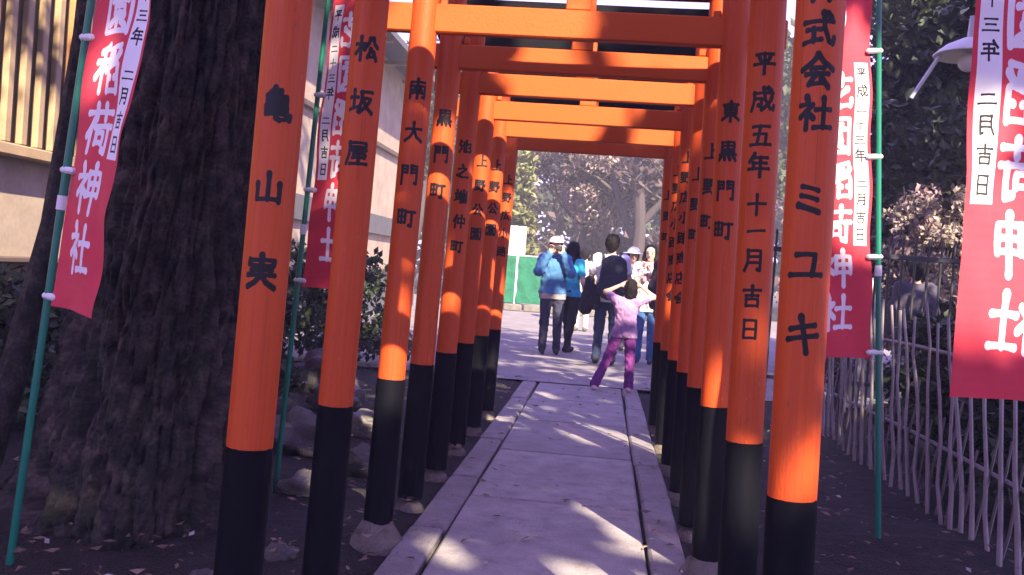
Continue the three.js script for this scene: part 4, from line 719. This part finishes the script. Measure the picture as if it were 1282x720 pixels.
// man with backpack
{
  const { g } = person('man in white shirt and dark jeans with a dark backpack', { pos: [0.07, 0, -12.6], turn: 3.0, h: 1.68, wide: 1.08, hair: 'short', sleeves: 'short', loose: 0.018, hem: 0.82, top: F(0.78, 0.76, 0.78), bottom: F(0.025, 0.04, 0.1), shoes: F(0.03, 0.03, 0.04), elbowR: [-0.25, 1.12, 0.03], wristR: [-0.2, 0.9, 0.16], elbowL: [0.27, 1.1, 0.02], wristL: [0.29, 0.88, 0.1], footL: [0.12, 0.07, 0.05], footR: [-0.1, 0.07, -0.05] });
  const P = thing('backpack', 'dark navy backpack worn by the man in white shirt', 'backpack', [0.07, 0, -12.6], 3.0); P.scale.setScalar(1.68 / 1.7);
  const dk = F(0.012, 0.014, 0.03);
  part('bag', surfaceNets([[[-0.07, 1.06, -0.22], [-0.07, 1.33, -0.21], 0.12, 0.1, 1.45, 0.9], [[-0.07, 0.98, -0.23], [-0.07, 0.98, -0.23], 0.12, 0.12, 1.5, 1.0]], 0.013, [], 0.05, 0.012, 0.006), dk, P);
  part('front_pocket', surfaceNets([[[-0.07, 1.0, -0.34], [-0.07, 1.12, -0.33], 0.07, 0.06, 1.6, 0.6]], 0.012, [], 0.04, 0.006), dk, P);
  for (const s of [-1, 1]) part('strap', tube([V(-0.03 + s * 0.1, 1.36, -0.14), V(s * 0.115, 1.46, -0.02), V(s * 0.115, 1.36, 0.1), V(s * 0.13, 1.14, 0.12), V(s * 0.15, 1.02, -0.06)], 0.02, 7), dk, P);
  part('top_handle', tube([V(-0.07, 1.4, -0.2), V(-0.03, 1.44, -0.2), V(0.01, 1.4, -0.2)], 0.008, 6), dk, P);
  const J = thing('carried_jacket', 'black jacket carried at the side of the man with backpack', 'jacket', [0.07, 0, -12.6], 3.0);
  part('cloth', surfaceNets([[[0.26, 1.08, 0.0], [0.3, 0.72, 0.02], 0.055, 0.085, 0.9, 1.5], [[0.22, 0.98, -0.08], [0.16, 0.78, -0.12], 0.05, 0.07, 1.2, 0.7]], 0.012, [], 0.05, 0.01, 0.014), F(0.01, 0.01, 0.018), J);
}
// child
person('little girl in lilac shirt and purple trousers with hands at her head', { pos: [0.24, 0, -9.75], turn: 3.05, headX: -0.05, h: 1.12, wide: 0.98, hair: 'bob', sleeves: 'short', loose: 0.02, hem: 0.82, top: F(0.34, 0.19, 0.38), bottom: F(0.15, 0.022, 0.17), shoes: F(0.7, 0.45, 0.5), elbowL: [0.34, 1.5, 0.1], wristL: [0.12, 1.62, 0.1], elbowR: [-0.4, 1.47, 0.1], wristR: [-0.2, 1.62, 0.1], dirL: [-0.7, 0.3, 0.1], dirR: [0.7, 0.3, 0.1], thumbL: [0, -1, 0], thumbR: [0, -1, 0], footL: [0.39, 0.08, -0.1], footR: [-0.12, 0.07, 0.02], kneeL: [0.23, 0.5, 0.03], flare: 0.062 });
// woman facing the gates
{
  const { g } = person('long haired woman in white cardigan and blue jeans facing the gates', { pos: [0.6, 0, -13.2], turn: -0.15, h: 1.6, hair: 'long', face: true, sleeves: 'long', loose: 0.026, hem: 0.74, top: F(0.62, 0.58, 0.6), bottom: F(0.05, 0.13, 0.33), shoes: F(0.05, 0.06, 0.09), elbowL: [0.22, 1.14, 0.06], wristL: [0.06, 1.33, 0.2], elbowR: [-0.22, 1.14, 0.06], wristR: [-0.06, 1.33, 0.2], dirL: [-0.2, 1, 0.05], dirR: [0.2, 1, 0.05], curl: 1.0, flare: 0.05 });
  part('scarf', surfaceNets([[[-0.07, 1.42, 0.06], [0.07, 1.42, 0.06], 0.04, 0.04], [[0.06, 1.42, -0.04], [-0.06, 1.42, -0.04], 0.04, 0.04], [[0.04, 1.4, 0.1], [0.05, 1.2, 0.14], 0.035, 0.03], [[-0.04, 1.4, 0.1], [-0.05, 1.2, 0.14], 0.035, 0.03]], 0.012, [], 0.03, 0.004, 0.006), F(0.5, 0.2, 0.27), g);
}
// visitor in a pale hat behind
{
  const { g, hd } = person('visitor in pale pink jacket and light hat between the man and woman', { pos: [0.42, 0, -15.2], turn: 0.1, h: 1.6, coarse: true, face: true, hair: 'bob', sleeves: 'long', loose: 0.03, hem: 0.78, top: F(0.72, 0.55, 0.55), bottom: F(0.1, 0.1, 0.14), shoes: F(0.05, 0.05, 0.05) });
  const h = part('hat', new THREE.SphereGeometry(0.115, 18, 10, 0, 6.2832, 0, 1.5).translate(hd[0], hd[1] + 0.05, hd[2]), M.tabs, g); part('brim', new THREE.CylinderGeometry(0.17, 0.18, 0.014, 22).translate(hd[0], hd[1] + 0.058, hd[2]), M.tabs, h);
}
person('visitor in dark coat half hidden behind the right gate posts', { pos: [0.83, 0, -12.2], turn: 2.8, h: 1.62, coarse: true, hair: 'short', sleeves: 'long', loose: 0.03, hem: 0.66, top: F(0.03, 0.02, 0.025), bottom: F(0.02, 0.02, 0.03), shoes: F(0.02, 0.02, 0.02) });
person('far visitor in white shirt left of the man with backpack', { pos: [-0.42, 0, -19.5], turn: 3.0, h: 1.66, coarse: true, hair: 'short', sleeves: 'short', loose: 0.02, hem: 0.8, top: F(0.8, 0.78, 0.8), bottom: F(0.5, 0.47, 0.45), shoes: F(0.1, 0.1, 0.1), group: 'far visitors' });
person('far visitor in cream jacket beyond the turquoise woman', { pos: [-0.9, 0, -23.5], turn: 0.4, h: 1.64, coarse: true, hair: 'short', sleeves: 'long', loose: 0.025, hem: 0.76, top: F(0.66, 0.6, 0.55), bottom: F(0.3, 0.3, 0.36), shoes: F(0.1, 0.1, 0.1), group: 'far visitors' });
person('far visitor in white top at the right of the plaza', { pos: [1.05, 0, -17.5], turn: 0.3, h: 1.6, coarse: true, hair: 'bob', sleeves: 'long', loose: 0.025, hem: 0.76, top: F(0.78, 0.74, 0.76), bottom: F(0.12, 0.14, 0.25), shoes: F(0.1, 0.1, 0.1), group: 'far visitors' });
person('visitor in dark jacket behind the iron railing', { pos: [3.35, 0, -10.8], turn: 3.1, h: 1.55, coarse: true, hair: 'short', sleeves: 'long', loose: 0.025, hem: 0.76, top: F(0.06, 0.05, 0.08), bottom: F(0.05, 0.05, 0.08), shoes: F(0.05, 0.05, 0.05), group: 'visitors behind the railing' });
person('visitor in white top behind the iron railing', { pos: [2.85, 0, -11.2], turn: 2.6, h: 1.56, coarse: true, hair: 'bob', sleeves: 'long', loose: 0.025, hem: 0.76, top: F(0.7, 0.66, 0.68), bottom: F(0.05, 0.05, 0.08), shoes: F(0.05, 0.05, 0.05), group: 'visitors behind the railing' });

scene.fog = new THREE.FogExp2(new THREE.Color().setRGB(0.86, 0.85, 0.90), 0.004);
renderer.render(scene, camera);
